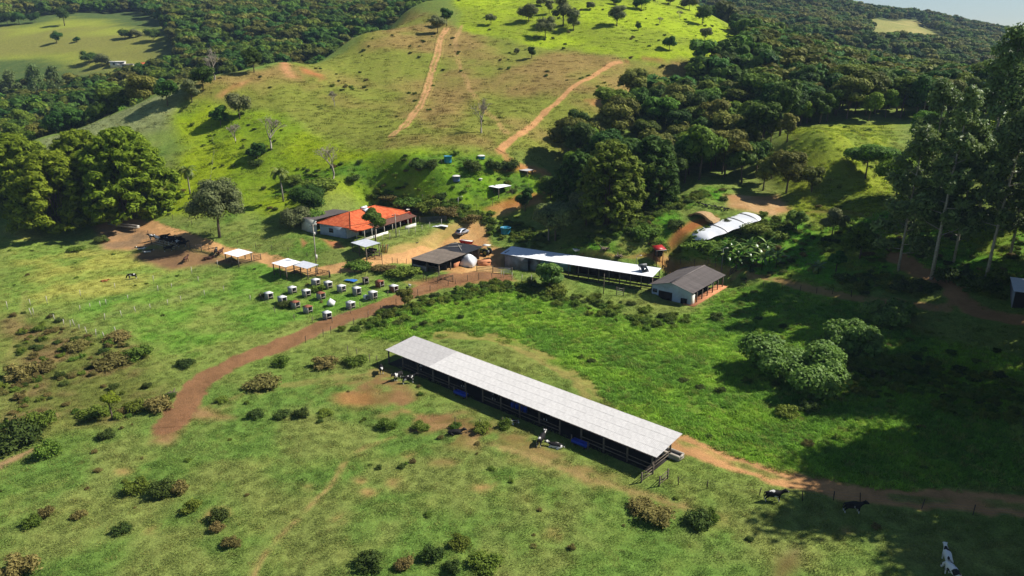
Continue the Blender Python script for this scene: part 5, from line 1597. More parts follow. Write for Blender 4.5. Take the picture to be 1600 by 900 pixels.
# ------------------------------------------------------------------ shrubs and bushes one can point at
SHR = []
for k in range(7):
    L = round_lobes(900 + k, 1.0, -.15, 1.0, 8, spread=.8, size=(.3, .5), flat=.9)
    SHR.append(L)
SHM = [[crown_mesh('leaves', SHR[k], 1500, .1, M_SHRUB[j], 950 + k, jit=.9, core=.42, aspect=2.2, shell=(.5, 1.3)) for k in range(7)] for j in range(3)]
g = random.Random(4)
def shrub(px, py, wpx, hpx, kind, label):
    v, s = px_tree(px, py)
    o = link('shrub', SHM[kind][g.randrange(7)], None, None, v)
    r = wpx / s / 2 * .86
    o.scale = (r * g.uniform(.9, 1.1), r * g.uniform(.8, 1.1), hpx / s * .58)
    o.rotation_euler = (0, 0, g.uniform(0, 6.28))
    tag(o, label, 'shrub', 'scattered shrubs')
KN = ['green', 'brownish dry', 'dark green']
SHRUBS = [(165, 684, 34, 18, 2, 'alone below the weedy patch'), (215, 768, 46, 34, 0, 'at the left of the bushy clump in the foreground'), (252, 775, 44, 36, 2, 'in the middle of the bushy clump in the foreground'), (280, 770, 34, 34, 1, 'at the right of the bushy clump in the foreground'),
          (300, 798, 36, 24, 0, 'just below the bushy foreground clump'), (342, 812, 38, 30, 2, 'right of the bushy foreground clump'), (340, 828, 24, 18, 1, 'tucked under a darker one right of the foreground clump'), (362, 852, 34, 24, 1, 'lowest right of the foreground clump'),
          (52, 820, 34, 24, 0, 'at the left of a pair in the left foreground'), (72, 806, 30, 22, 1, 'at the right of a pair in the left foreground'), (125, 808, 24, 20, 1, 'standing alone in the left foreground'), (192, 830, 34, 20, 2, 'beside a small yellow flowering plant'),
          (30, 893, 70, 40, 1, 'in the bottom left corner'), (75, 712, 44, 40, 0, 'beside the bare earth at the left edge'), (28, 694, 80, 60, 2, 'large, hiding the earth bank at the left edge'), (60, 670, 60, 46, 0, 'above the earth bank at the left edge'),
          (578, 886, 56, 32, 2, 'left of a pair at the bottom edge'), (632, 886, 36, 24, 1, 'right of a pair at the bottom edge'), (676, 872, 40, 34, 2, 'darkest near the bottom edge'), (718, 852, 44, 22, 0, 'pale, above the darkest one at the bottom'),
          (706, 892, 40, 26, 2, 'low at the bottom edge below the darkest one'), (758, 886, 56, 30, 0, 'yellowish, at the bottom centre'), (1090, 818, 56, 36, 2, 'on the bank right of the foot trail'), (1030, 812, 60, 30, 1, 'on the bank left of a greener one'), (1000, 795, 50, 22, 1, 'higher on the bank above the bare hollow'), (1110, 812, 36, 26, 0, 'at the right end of the bank'),
          (605, 668, 38, 20, 0, 'first of the row in front of the long shed'), (658, 670, 32, 16, 0, 'second of the row in front of the long shed'), (752, 673, 34, 22, 0, 'around a post before the shed'), (790, 668, 32, 20, 0, 'touching the shadow of the long shed'), (712, 668, 24, 12, 0, 'behind the lying black cow'),
          (398, 652, 32, 18, 2, 'left of the low row below the dirt road'), (440, 652, 30, 16, 2, 'second of the low row below the dirt road'), (470, 650, 34, 18, 2, 'third of the low row below the dirt road'), (508, 648, 32, 12, 0, 'last of the low row below the dirt road'),
          (345, 628, 24, 12, 0, 'on the right verge of the dirt road'), (150, 650, 56, 26, 0, 'below the slender sapling'), (245, 642, 50, 34, 1, 'against the left verge of the dirt road'), (268, 622, 16, 16, 2, 'beside the old stump at the road bend'), (215, 640, 36, 22, 0, 'left of the dry one at the road bend'),
          (30, 590, 56, 34, 1, 'in the weeds at the left edge'), (175, 570, 56, 26, 1, 'in the middle of the weedy patch'), (215, 560, 46, 30, 0, 'yellow-green at the right of the weedy patch'), (70, 578, 36, 18, 1, 'lone and dark in the weedy patch'), (120, 545, 46, 22, 1, 'at the top of the weedy patch'), (185, 530, 42, 14, 1, 'beside the leaning fence post'),
          (290, 572, 32, 18, 2, 'left of the dirt road near its bend'), (410, 604, 66, 26, 1, 'wide, on the knoll beside the road'), (440, 570, 30, 20, 0, 'small on the knoll beside the road'), (505, 572, 56, 22, 1, 'on the knoll towards the shed'), (555, 568, 46, 20, 0, 'behind the fence at the left end of the shed'),
          (655, 264, 34, 20, 2, 'dark on the slope above the house, near the turquoise tank'), (676, 262, 24, 18, 2, 'right half of a dark pair above the house'), (738, 268, 34, 30, 2, 'tall, below the flat pale tank'), (772, 264, 34, 22, 2, 'in the hedge right of the tall one'), (798, 264, 34, 24, 2, 'at the right end of the hillside hedge'), (690, 312, 22, 20, 2, 'slim beside the white lamp on the bank'),
          (500, 292, 60, 22, 0, 'below the leafless tree above the house'), (552, 282, 30, 14, 2, 'low and dark above the house'), (455, 285, 50, 18, 0, 'pale near the slender palm'), (400, 258, 26, 14, 2, 'under the leafless white tree'),
          (640, 322, 60, 24, 0, 'overhanging the bank behind the red wall'), (700, 338, 50, 24, 1, 'on the bank above the yard'), (672, 328, 50, 26, 0, 'in the hedge behind the house yard'), (608, 312, 40, 14, 1, 'on top of the bank behind the house'), (735, 345, 40, 16, 1, 'by the yard entrance'),
          (870, 560 - 100, 44, 22, 0, 'below the slatted barn'), (1120, 500, 24, 18, 2, 'beside the lower corner of the gabled barn'), (1230, 650, 40, 24, 0, 'at the edge of the shade in the lush field'), (1260, 640, 40, 22, 2, 'in the shade edge right of another'), (560, 420, 50, 16, 0, 'beside the lane above the hutches'), (635, 428, 56, 20, 0, 'against the brown roofed shed'), (600, 423, 40, 16, 1, 'at the turn of the lane'),
          (1010, 368, 50, 26, 0, 'on the overgrown bank of the silage yard'), (1030, 392, 40, 22, 0, 'beside the red roofed hopper'), (1055, 355, 30, 20, 2, 'in front of the silage pit'), (1100, 392, 70, 34, 0, 'below the white silage cover'), (1170, 360, 60, 24, 0, 'on the slope below the white cover end'), (1215, 372, 40, 22, 0, 'above the bananas'),
          (1320, 440, 36, 24, 2, 'in deep shade left of the path'), (1420, 455, 50, 34, 2, 'at the foot of the eucalypts'), (1475, 440, 50, 36, 2, 'beside the tallest trunk'), (1530, 455, 60, 40, 2, 'right of the path under the eucalypts'), (1560, 440, 50, 30, 0, 'beside the edge building'), (1440, 385, 40, 26, 0, 'on the sunny slope between trunks'),
          (260, 415 - 42, 16, 8, 2, 'tiny, in the cattle yard'), (160, 378, 26, 14, 2, 'by the feed trough corner'), (120, 392, 26, 12, 0, 'at the edge of the bamboo shade'), (500, 462 - 8, 26, 14, 0, 'among the hutches'), (413, 465, 26, 12, 2, 'beside the leftmost hutch'), (448, 478, 34, 14, 2, 'left of two rusty hutches')]
for px, py, w, h, k, wh in SHRUBS:
    shrub(px, py, w, h, k, '%s shrub %s' % (KN[k], wh))
tree(176, 655, 26, 44, 'slender light green sapling in the weedy patch', M_LF[4], 530, 'sapling', h0=.55, n=1500, leaf=.16, core=0)

# ------------------------------------------------------------------ cattle
def skin_mesh(name, V, E, Rr, sub=1):
    me = bpy.data.meshes.new(name)
    me.from_pydata(V, E, [])
    o = bpy.data.objects.new(name, me)
    COL.objects.link(o)
    md = o.modifiers.new('skin', 'SKIN')
    for i, r in enumerate(Rr):
        q = me.skin_vertices[0].data[i]
        q.radius = (r, r) if not hasattr(r, '__len__') else r
        q.use_root = (i == 0)
    md.use_smooth_shade = True
    s = o.modifiers.new('sub', 'SUBSURF')
    s.levels = s.render_levels = sub
    dg = bpy.context.evaluated_depsgraph_get()
    out = bpy.data.meshes.new_from_object(o.evaluated_get(dg))
    bpy.data.objects.remove(o)
    out.name = name
    return out
def cow_skeleton(pose):
    V, E, Rr = [], [], []
    def add(p, r, parent=None):
        V.append(p)
        Rr.append(r)
        if parent is not None:
            E.append((parent, len(V) - 1))
        return len(V) - 1
    dz = -.78 if pose == 'lie' else 0
    pel = add((-.72, 0, 1.13 + dz), .31)
    mid = add((-.15, 0, 1.06 + dz), (.37, .39), pel)
    che = add((.48, 0, 1.07 + dz), (.31, .37), mid)
    sho = add((.74, 0, 1.16 + dz), .23, che)
    if pose == 'graze':
        nk = add((1.04, 0, .95), .17, sho)
        hd = add((1.24, 0, .52), .14, nk)
        mz = add((1.36, 0, .2), .085, hd)
    else:
        nk = add((1.02, 0, 1.32 + dz), .16, sho)
        hd = add((1.28, 0, 1.42 + dz), .145, nk)
        mz = add((1.6, 0, 1.22 + dz), .085, hd)
    hx, hz = V[hd][0], V[hd][2]
    for s in (-1, 1):
        add((hx - .1, s * .24, hz + .1), .045, hd)
        if pose == 'lie':
            k = add((.62, s * .34, .22), .11, che)
            f = add((.95, s * .36, .08), .06, k)
            add((.62, s * .4, .06), .055, f)
            k = add((-.5, s * .42, .24), .15, pel)
            f = add((-.1, s * .5, .1), .075, k)
            add((-.48, s * .55, .06), .055, f)
        else:
            k = add((.56, s * .2, .74), .115, che)
            w = add((.57, s * .2, .4), .07, k)
            add((.56, s * .2, .05), .062, w)
            k = add((-.66, s * .22, .78), .16, pel)
            w = add((-.94, s * .22, .46), .07, k)
            add((-.86, s * .22, .05), .062, w)
    t = add((-1.04, 0, 1.16 + dz), .05, pel)
    add((-1.12, 0, max(.12, .62 + dz)), .03, t)
    if pose != 'lie':
        add((-.5, 0, .72), .16, pel)
    return V, E, Rr
def cow_mat(name, c1, c2, thr, seed):
    m, nt, bs = new_mat(name)
    co = coords(nt)
    oi = nt.nodes.new('ShaderNodeObjectInfo')
    ad = nt.nodes.new('ShaderNodeVectorMath')
    ad.operation = 'ADD'
    nt.links.new(co, ad.inputs[0])
    sc = scalec(nt, (17.0, 31.0, 7.0), oi.outputs['Random'])
    nt.links.new(sc, ad.inputs[1])
    f = noise(nt, ad.outputs[0], 1.5, 2, .4)
    rp = remap(nt, f, thr, thr + .03, 0, 1)
    # white lower legs
    sep = nt.nodes.new('ShaderNodeSeparateXYZ')
    nt.links.new(co, sep.inputs[0])
    lg = remap(nt, sep.outputs['Z'], .3, .42, 1, 0)
    fac = math2(nt, 'MAXIMUM', rp, lg) if thr < .7 else rp
    nt.links.new(mixc(nt, fac, rgba(c1), rgba(c2)), bs.inputs['Base Color'])
    bs.inputs['Roughness'].default_value = .75
    bs.inputs['Specular IOR Level'].default_value = .2
    return m
COWM = {'bw': cow_mat('black_white_hide', (28, 26, 26), (226, 222, 214), .57, 1), 'black': cow_mat('black_hide', (26, 24, 24), (210, 206, 200), .66, 2), 'white': cow_mat('white_black_hide', (34, 32, 32), (228, 226, 220), .42, 3),
        'brown': cow_mat('red_brown_hide', (150, 92, 50), (176, 116, 70), .5, 4), 'dark': cow_mat('dark_brown_hide', (64, 42, 32), (84, 56, 42), .5, 5), 'blackl': cow_mat('black_hide_plain', (26, 24, 24), (60, 56, 54), .72, 7), 'goat': cow_mat('white_hide', (222, 218, 208), (236, 234, 228), .5, 6)}
COWS = {}
def cow(px, py, pose, head, mat, label, sc=1.0, group='cattle', loc=None, name='cow', cat='cow'):
    k = (pose, mat)
    if k not in COWS:
        me = skin_mesh('cow', *cow_skeleton(pose))
        me.materials.clear()
        me.materials.append(COWM[mat])
        COWS[k] = me
    v = at(px, py) if loc is None else Vector(loc)
    o = link(name, COWS[k], None, None, v)
    o.rotation_euler = (0, 0, R(head))
    o.scale = (sc, sc, sc)
    tag(o, label, cat, group)
    return o
cow(1208, 783, 'stand', -4, 'black', 'black cow with a white face standing below the orange farm track')
cow(1332, 801, 'stand', -6, 'black', 'black cow at the edge of the tree shade beside the track')
cow(1478, 880, 'stand', 75, 'white', 'mostly white cow in the deep shade at the lower right')
cow(1486, 903, 'graze', 100, 'white', 'white headed cow cut by the bottom edge in the shade')
cow(596, 583, 'stand', -75, 'bw', 'cow with white face looking out at the left end of the long shed')
cow(622, 594, 'stand', -120, 'bw', 'left cow of the pair in the shadow of the long shed')
cow(639, 599, 'stand', 20, 'bw', 'right cow of the pair in the shadow of the long shed')
cow(711, 678, 'lie', 10, 'blackl', 'black cow lying among shrubs in front of the long shed')
cow(797, 660, 'lie', -40, 'bw', 'white headed cow lying in the shadow under the shed eave')
cow(846, 694, 'stand', 65, 'bw', 'black cow with a white hind leg entering the long shed')
cow(869, 699, 'lie', 160, 'bw', 'black and white cow lying at the sunlit edge by the shed')
cow(207, 436, 'graze', 195, 'bw', 'black and white cow grazing alone in the yellow pasture', .9)
cow(163, 440, 'lie', 20, 'brown', 'ginger calf lying in the yellow pasture', .7, name='calf', cat='calf')
cow(222, 389, 'lie', 200, 'bw', 'upper one of two cows lying left of the cattle yard')
cow(230, 394, 'lie', 10, 'bw', 'lower one of two cows lying left of the cattle yard')
cow(264, 393, 'stand', 30, 'black', 'black cow standing on the mud below the yard rails')
cow(291, 410, 'stand', 85, 'dark', 'dark brown cow seen from behind on the mud')
cow(325, 405, 'lie', 15, 'dark', 'dark brown cow lying on the mud near the white roof')
PEN = [(239, 375, 170, 'bw', 'black and white cow at the left end of the herd behind the rails'), (247, 377, 150, 'white', 'pale headed cow second in the herd behind the rails'), (255, 379, 60, 'black', 'black cow third in the front of the herd'), (262, 380.5, 200, 'black', 'black cow in the middle front of the herd'),
       (270, 382, 40, 'bw', 'black and white cow in the middle of the herd'), (278, 384, 250, 'bw', 'white faced cow towards the right of the herd'), (286, 386, 20, 'black', 'black cow at the right front of the herd'), (257, 375, 20, 'black', 'black cow at the back left of the herd'),
       (266, 377, 190, 'black', 'black cow in the back middle of the herd'), (275, 379, 10, 'black', 'black cow at the back right of the herd'), (284, 380, 170, 'black', 'black cow in the tree shade behind the herd'), (338, 398, 100, 'black', 'black cow behind the fence left of the single white shelter'), (345, 399, 80, 'dark', 'dark cow beside the single white shelter')]
for px, py, hd_, m_, lab in PEN:
    cow(px, py, 'stand', hd_, m_, lab, 1.0, 'herd in the cattle yard')
for x, y, hd_, lab in ((5.5, 2.2, 70, 'cow feeding inside the long shed near its left end'), (15.0, 2.4, 60, 'cow feeding inside the long shed under the old roof half'), (21.5, 2.3, 55, 'cow feeding inside the middle of the long shed'), (31.0, 2.4, 50, 'cow feeding inside the long shed right of its middle')):
    p = shed_pt(x, y)
    cow(0, 0, 'stand', hd_, 'bw', lab, 1.0, 'cattle in the long shed', (p.x, p.y, .03))
cow(640, 449, 'stand', -60, 'goat', 'white goat beside the last hutch', .5, None, name='goat', cat='goat')

# ------------------------------------------------------------------ calf hutches
def hutch_parts(t, roofm, sidem, w=1.15, d=1.35, h=1.25):
    MB().box((0, 0, h + .03), (d + .16, w + .16, .07)).obj('roof', roofm, t)
    MB().box((0, w / 2 - .03, h / 2), (d, .05, h)).obj('side_panel', sidem, t)
    MB().box((0, -w / 2 + .03, h / 2), (d, .05, h)).obj('side_panel', sidem, t)
    MB().box((-d / 2 + .03, 0, h / 2), (.05, w - .12, h)).obj('back_panel', sidem, t)
    for s in (-1, 1):
        MB().box((d / 2 + .02, s * (w / 2 - .06), h / 2 - .08), (.1, .1, h + .15)).obj('post', M_CONC, t)
    MB().box((d / 2 + .02, 0, .48), (.06, w - .2, .1)).obj('crossbar', M_CONC, t)
M_HUTCH = simple('shade_grey_hutch_board', (168, 166, 164), .85, .1, 2, (140, 138, 136), objvar=.08)  # side boards with the grey of their shaded face put into the colour
M_HUTCHW = simple('hutch_roof', (232, 232, 230), .8, .06, 2, (206, 204, 200), objvar=.04)
def hz(x, y):
    return 400 + x / 6.154, 390 + y / 6.154
HUT = [(125, 473, 'w', 'leftmost white topped calf hutch'), (255, 513, 'w', 'white topped calf hutch beside the low weeds, second from the left'), (350, 418, 'w', 'white topped calf hutch below the twin shelters'), (380, 560, 'r', 'rusty topped calf hutch left of another rusty one in the front row'),
       (500, 605, 'r', 'rusty topped calf hutch at the front, right of its twin'), (485, 448, 'w', 'white topped calf hutch left of a rusty one in the middle row'), (575, 343, 'w', 'white topped calf hutch farthest back, below the gate'), (695, 368, 'w', 'white topped calf hutch left of the middle of the back row'),
       (625, 474, 'r', 'rusty topped calf hutch in the middle row'), (822, 404, 'w', 'white topped calf hutch in the middle of the back row'), (970, 434, 'w', 'white topped calf hutch left of the tallest one near the road'), (1125, 473, 'w', 'tall grey calf hutch beside a small lying box'),
       (685, 664, 'w', 'white topped calf hutch nearest the dirt road, at the front corner'), (910, 565, 'h', 'calf hutch with a dark hole in its white top'), (1190, 358, 'd', 'brown calf hutch at the back right'), (1325, 404, 'd2', 'rightmost calf hutch with a brown side and white top')]
for i, (x, y, k, lab) in enumerate(HUT):
    v = at(*hz(x, y))
    t = thing('calf_hutch', lab, 'calf hutch', v, R(-38 + rnd.uniform(-7, 7)), 'calf hutches on the grass')
    hutch_parts(t, {'w': M_HUTCHW, 'r': M_RUST, 'h': M_HUTCHW, 'd': M_RUST, 'd2': M_HUTCHW}[k], {'w': M_HUTCH, 'r': M_HUTCH, 'h': M_HUTCH, 'd': M_RUST, 'd2': M_RUST}[k], h=1.45 if 'tall' in lab else 1.25)
    if k == 'h':
        MB().box((0, 0, 1.33), (.35, .35, .02)).obj('painted_roof_hole', M_DARK, t)  # dark plate on the roof, the shade inside a hole put into colour
t = thing('calf_hutch', 'white calf hutch tipped over on its side', 'calf hutch', at(*hz(720, 540)) + Vector((0, 0, .55)), R(20), 'calf hutches on the grass')
t.rotation_euler = (R(35), R(40), R(20))
hutch_parts(t, M_HUTCHW, M_HUTCHW, 1.0, 1.1, .9)
for o in t.children:
    o.location.z -= .45
t = thing('calf_hutch', 'wooden calf hutch standing open beside fallen boards', 'calf hutch', at(*hz(1055, 328)), R(-60), 'calf hutches on the grass')
hutch_parts(t, M_TIMBER, M_TIMBER, 1.0, 1.0, 1.25)
t = thing('feed_box', 'small pale box lying beside the tall grey hutch', 'box', at(*hz(1058, 476)), R(-40))
for nm, c, d in (('bottom', (0, 0, .04), (.8, .7, .06)), ('side_panel', (0, .34, .4), (.8, .05, .66)), ('side_panel', (0, -.34, .4), (.8, .05, .66)), ('top', (0, 0, .76), (.8, .74, .06)), ('back_panel', (-.4, 0, .4), (.05, .62, .66))):
    MB().box(c, d).obj(nm, M_HUTCHW, t)
for k in range(4):
    v = at(*hz(975 + 14 * k, 345 - 5 * k))
    o = MB().box((0, 0, .06 + .04 * k), (1.9 - .2 * k, .25, .05), .3 + .25 * k, 0, .04 * k).obj('fallen_board', M_POSTPALE, None, False, v)
    tag(o, ['longest fallen board beside the wooden hutch', 'second fallen board beside the wooden hutch', 'third fallen board, nearer the wooden hutch', 'shortest fallen board touching the wooden hutch'][k], 'board', 'fallen boards')
v = at(*hz(912, 300))
m = MB()
gx, gy = np.meshgrid(np.linspace(-1.3, 1.3, 14), np.linspace(-.7, .7, 9))
m.add(np.stack([gx, gy, .12 + .28 * np.abs(fbm(gx + 9, gy, .7, 3, 3) - .3) * (1 - (gx / 1.5) ** 2)], -1), grid_quads(14, 9))
o = m.obj('blue_tarp', simple('blue_tarp_sheet', (70, 130, 200), .5, .1, 3, (48, 98, 170)), None, True, v)
o.rotation_euler = (0, 0, R(-25))
tag(o, 'crumpled blue tarpaulin on the grass above the hutches', 'tarpaulin')

# ------------------------------------------------------------------ tanks
def tank(px, py, r, h, mat, label, lid=None):
    v = at(px, py)
    t = thing('water_tank', label, 'water tank', v, 0, 'water tanks')
    MB().lathe([(.01, .03), (r * .88, .02), (r * .9, -.3), (r * .9, 0), (r, h), (r * 1.05, h), (r * 1.05, h + .08), (r * .94, h + .08), (r * .86, .12), (.01, .12)], 28).obj('body', mat, t, True)
    if lid:
        MB().lathe([(r * 1.06, h + .08), (r * .7, h + .25), (.05, h + .34), (.001, h + .34)], 28).obj('lid', lid, t, True)
    return t
tank(790, 364, 1.25, 1.35, M_TANK, 'large turquoise round water tank beside the yard')
tank(700, 253, 1.05, 1.5, M_TANK, 'turquoise open water tank highest on the slope')
tank(713, 282, 1.0, 1.1, M_TANKBLUE, 'blue water tank with a white lid on the slope', M_WHITE)
tank(752, 247, 1.0, .55, M_TANK, 'shallow turquoise tank behind a bush on the slope', M_WHITE)
v = at(751, 281)
o = MB().lathe([(.55, .3), (.5, .36), (.3, .42), (.01, .44)], 18).lathe([(.3, -.2), (.3, .32)], 12).obj('concrete_cover', M_WHITE, None, True, v)
tag(o, 'small white cover among the weeds right of the lidded tank', 'cover')

# ------------------------------------------------------------------ silage clamps
def dome_strip(L, w, h, nx=44, ny=13, end=.14, wob=.05, seed=3):
    x, y = np.meshgrid(np.linspace(0, 1, nx), np.linspace(-1, 1, ny))
    e = np.clip(np.minimum(x, 1 - x) / end, 0, 1)
    e = np.sqrt(np.clip(1 - (1 - e) ** 2, 0, 1))
    wid = (.35 + .65 * e) * w / 2 * (1 + .05 * np.sin(x * 23))
    z = h * e * np.sqrt(np.clip(1 - y ** 2 * .96, 0, 1)) + wob * (fbm(x * L, y * w, 1.6, seed, 3) - .5) * 2
    return x * L, y * wid, z
p0, p1 = at(1080, 372), at(1178, 336)
d = p1 - p0
t = thing('silage_clamp', 'long silage mound under a bright white plastic sheet', 'silage mound', p0, math.atan2(d.y, d.x))
L = d.to_2d().length
X_, Y_, Z_ = dome_strip(L, 7.4, 1.15)
Z_ = Z_ + (p1.z - p0.z) * X_ / L - .15
MB().add(np.stack([X_, Y_, Z_], -1), grid_quads(44, 13)).obj('plastic_sheet', M_TARPWHITE, t, True)
for f in (.36, .66, .84):
    k = int(f * 43)
    MB().tube([(X_[j, k] + .5 * (Y_[j, k] / 4) ** 2, Y_[j, k], Z_[j, k] + .06) for j in range(13)], .1, 5).obj('weight_band', M_CONC, t, True)
v = at(1090, 343)
t = thing('silage_pit', 'earth covered silage pit with a dark open end', 'silage pit', v, R(50))
t.scale = (.78, .78, .85)
M_DRYEARTH = simple('dry_earth', (176, 148, 108), .95, .15, 1.2, (150, 118, 80), bmp=.05)
nx, ny = 20, 21
X_, Y_ = np.meshgrid(np.linspace(0, 9, nx), np.linspace(-5, 5, ny))
hh = 2.0 * np.exp(-(np.abs(Y_) / 3.3) ** 2.6) * (1 - .62 * (X_ / 9) ** 1.5) + .18 * (fbm(X_ + 3, Y_, 1.6, 5, 3) - .5) * 2
hh = np.where(np.abs(Y_) > 4.9, -.3, hh)
MB().add(np.stack([X_, Y_, hh - .1], -1), grid_quads(nx, ny)).obj('earth_cover', M_DRYEARTH, t, True)
an = np.linspace(0, math.pi, ny)
arch = np.stack([np.full(ny, -.0), -2.5 * np.cos(an), 1.45 * np.sin(an) - .05], -1)
outl = np.stack([X_[:, 0], Y_[:, 0], hh[:, 0] - .1], -1)
i = np.arange(ny - 1)
MB().add(np.vstack([arch, outl]), np.stack([i, i + 1, ny + i + 1, ny + i], -1)).obj('front_bank', M_DRYEARTH, t)
back = arch * np.array((1, .8, .85)) + np.array((3.2, 0, 0))
MB().add(np.vstack([arch, back]), np.stack([i, ny + i, ny + i + 1, i + 1], -1)).obj('tunnel', M_DARK, t)
MB().add(np.vstack([back, [(3.2, 0, 0)]]), t=[(ny, k, k + 1) for k in range(ny - 1)]).obj('silage_face', M_DARK, t)
for k in range(9):
    v = at(1097 + 5.0 * k, 321 + .9 * k + (k % 2))
    o = MB().lathe([(.25, .0), (.42, .04), (.42, .2), (.25, .24), (.25, 0)], 14).obj('old_tyre', M_RUBBER, None, True, v + Vector((0, 0, .3)))
    o.rotation_euler = (.3 * math.sin(k * 2.1), .3 * math.cos(k * 1.7), 0)
    tag(o, 'old black tyre in the line along the top of the silage pit', 'tyre', 'tyres on the silage pit')
# red roofed hopper tower
v = at(1028, 414)
t = thing('feed_hopper', 'narrow steel feed hopper with a red roof behind the white barn', 'hopper', v, R(20))
for sx in (-.75, .75):
    for sy in (-.6, .6):
        MB().box((sx, sy, 1.7), (.12, .12, 4.0)).obj('leg', M_RUST, t)
MB().box((0, 0, 2.6), (1.3, 1.0, 1.2)).obj('bin', M_TIMBERDARK, t)
MB().box((0, -.64, 1.2), (1.5, .07, .1), 0, 0, .7).obj('brace', M_RUST, t)
MB().box((0, 0, 3.85), (2.5, 2.0, .12), 0, R(16)).obj('roof', M_RED, t)
MB().box((0, -1.0, 3.52), (2.5, .06, .1)).obj('fascia', M_WHITE, t)
# cut stumps, rubble
g = random.Random(12)
RB = []
for k in range(22):
    px, py = 884 + g.uniform(-15, 22), 405 + g.uniform(-3.5, 3.5)
    v = at(px, py)
    s = g.uniform(.3, .7)
    iv, it = ICO1
    q = np.random.default_rng(k)
    me = mesh_from('rubble_block', iv * s * np.array((1, .8, .6)) * (1 + .25 * q.normal(size=(len(iv), 1)).clip(-1, 1)), None, it)
    o = link('rubble_block', me, M_CONC if k % 3 else M_WHITE, None, v + Vector((0, 0, s * .3)))
    tag(o, 'block of pale rubble in the heap behind the white barn', 'rubble', 'rubble heap behind the white barn')
for i, (px, py, s, lab) in enumerate([(967, 403, 1.0, 'uprooted stump lying on the orange dirt behind the barn'), (945, 392, 1.2, 'dark earthy root mass at the foot of the bank'), (652, 380, .35, 'round dark boulder on the sandy yard'), (268, 618, .8, 'old grey stump at the road bend')]):
    v = at(px, py)
    m = MB()
    for k in range(7):
        a = k * .9 + i
        m.tube([(0, 0, .25 * s), (math.cos(a) * .6 * s, math.sin(a) * .6 * s, .5 * s), (math.cos(a) * 1.1 * s, math.sin(a) * 1.1 * s, (.1 + .5 * (k % 3)) * s)], [.28 * s, .16 * s, .04 * s], 6)
    o = m.obj('tree_stump' if 'stump' in lab or 'root' in lab else 'boulder', M_BARK, None, True, v)
    tag(o, lab, 'stump' if i != 2 else 'boulder')

# ------------------------------------------------------------------ poles and wires
def pole(px, py, h, label, mat=M_CONC, arm=True, lamp=False, r=.14, group='utility poles'):
    v = at(px, py)
    t = thing('utility_pole' if not lamp else 'lamp_post', label, 'pole' if not lamp else 'lamp post', v, R(20), group)
    MB().tube([(0, 0, -.5), (0, 0, h)], [r, r * .7], 8).obj('shaft', mat, t, True)
    if arm:
        MB().box((0, 0, h - .35), (1.5, .1, .12)).obj('crossarm', M_TIMBERDARK, t)
        for s in (-.6, 0, .6):
            MB().lathe([(.01, 0), (.06, .02), (.04, .16), (.01, .18)], 8, (s, 0, h - .29)).obj('insulator', M_WHITE, t, True)
    if lamp:
        MB().tube([(0, 0, h - .1), (.35, 0, h + .1), (.8, 0, h + .12)], .035, 6).obj('arm', M_METAL, t, True)
        MB().box((.95, 0, h + .1), (.5, .2, .1)).obj('lamp_head', M_WHITE, t)
    return v + Vector((0, 0, h))
pA = pole(494, 411, 8.6, 'concrete utility pole with a white meter box left of the house')
v = at(494, 411)
t = bpy.data.objects['utility_pole']
MB().box((.1, -.2, 6.6), (.45, .3, .6)).obj('transformer', M_WHITE, t)
MB().box((.15, -.22, 1.4), (.4, .25, 1.0)).obj('meter_box', M_WHITE, t)
pB = pole(619, 371, 5.6, 'grey utility pole in front of the verandah')
pole(1127, 424, 5.0, 'lamp post beside the bananas', M_METAL, False, True, .09, 'lamp posts')
pole(994, 419, 2.6, 'short lamp post behind the white barn roof', M_METAL, False, True, .06, 'lamp posts')
pole(716, 320, 2.0, 'short white lamp post on the bank above the yard', M_WHITE, False, True, .06, 'lamp posts')
pole(943, 459, 4.2, 'bare pole in front of the slatted barn side', M_TIMBER, False, False, .1)
for k in range(2):
    a, b = pA + Vector((.6 * k - .3, 0, -.2)), pB + Vector((.6 * k - .3, 0, -.2))
    o = MB().tube([a.lerp(b, f / 8) - Vector((0, 0, 1.2 * 4 * (f / 8) * (1 - f / 8))) for f in range(9)], .022, 4).obj('power_line', M_RUBBER, None, True)
    tag(o, ['upper power line sagging between the pole and the house', 'lower power line sagging between the pole and the house'][k], 'power line', 'power lines')

# ------------------------------------------------------------------ fences and gates
POSTM = {}
def fence(label, pts, h, mat, every=None, wires=3, tilt=.05, w=.13, group='pasture fences'):
    """pts: pixels of posts (or of corners, with a post every so many metres)"""
    P = [at(*p) for p in pts]
    if every:
        Q = []
        for a, b in zip(P[:-1], P[1:]):
            n = max(1, int((b - a).length / every))
            for k in range(n):
                q = a.lerp(b, k / n)
                Q.append(Vector((q.x, q.y, ground(q.x, q.y))))
        P = Q + [P[-1]]
    t = thing('wire_fence', label, 'fence', P[0], 0, group)
    key = (round(h, 2), w, mat.name)
    if key not in POSTM:
        me = MB().tube([(0, 0, -.4), (0, 0, h * .6), (.01, 0, h)], [w * .55, w * .5, w * .45], 6).mesh('post')
        me.materials.append(mat)
        POSTM[key] = me
    for p in P:
        o = link('post', POSTM[key], None, t, p - P[0])
        o.rotation_euler = (rnd.gauss(0, tilt), rnd.gauss(0, tilt), rnd.uniform(0, 6))
        o.scale = (1, 1, rnd.uniform(.85, 1.1))
    for k in range(wires):
        z = h * (.35 + .55 * k / max(1, wires - 1))
        MB().tube([p - P[0] + Vector((0, 0, z)) for p in P], .007, 3, False).obj('wire', M_METAL, t)
    return t
fence('wire fence on dark posts along the lower side of the dirt road', [(478, 536), (505, 526), (517, 521), (552, 507), (575, 497), (595, 488), (619, 478), (653, 462), (672, 455), (700, 447)], 1.3, M_TIMBERDARK)
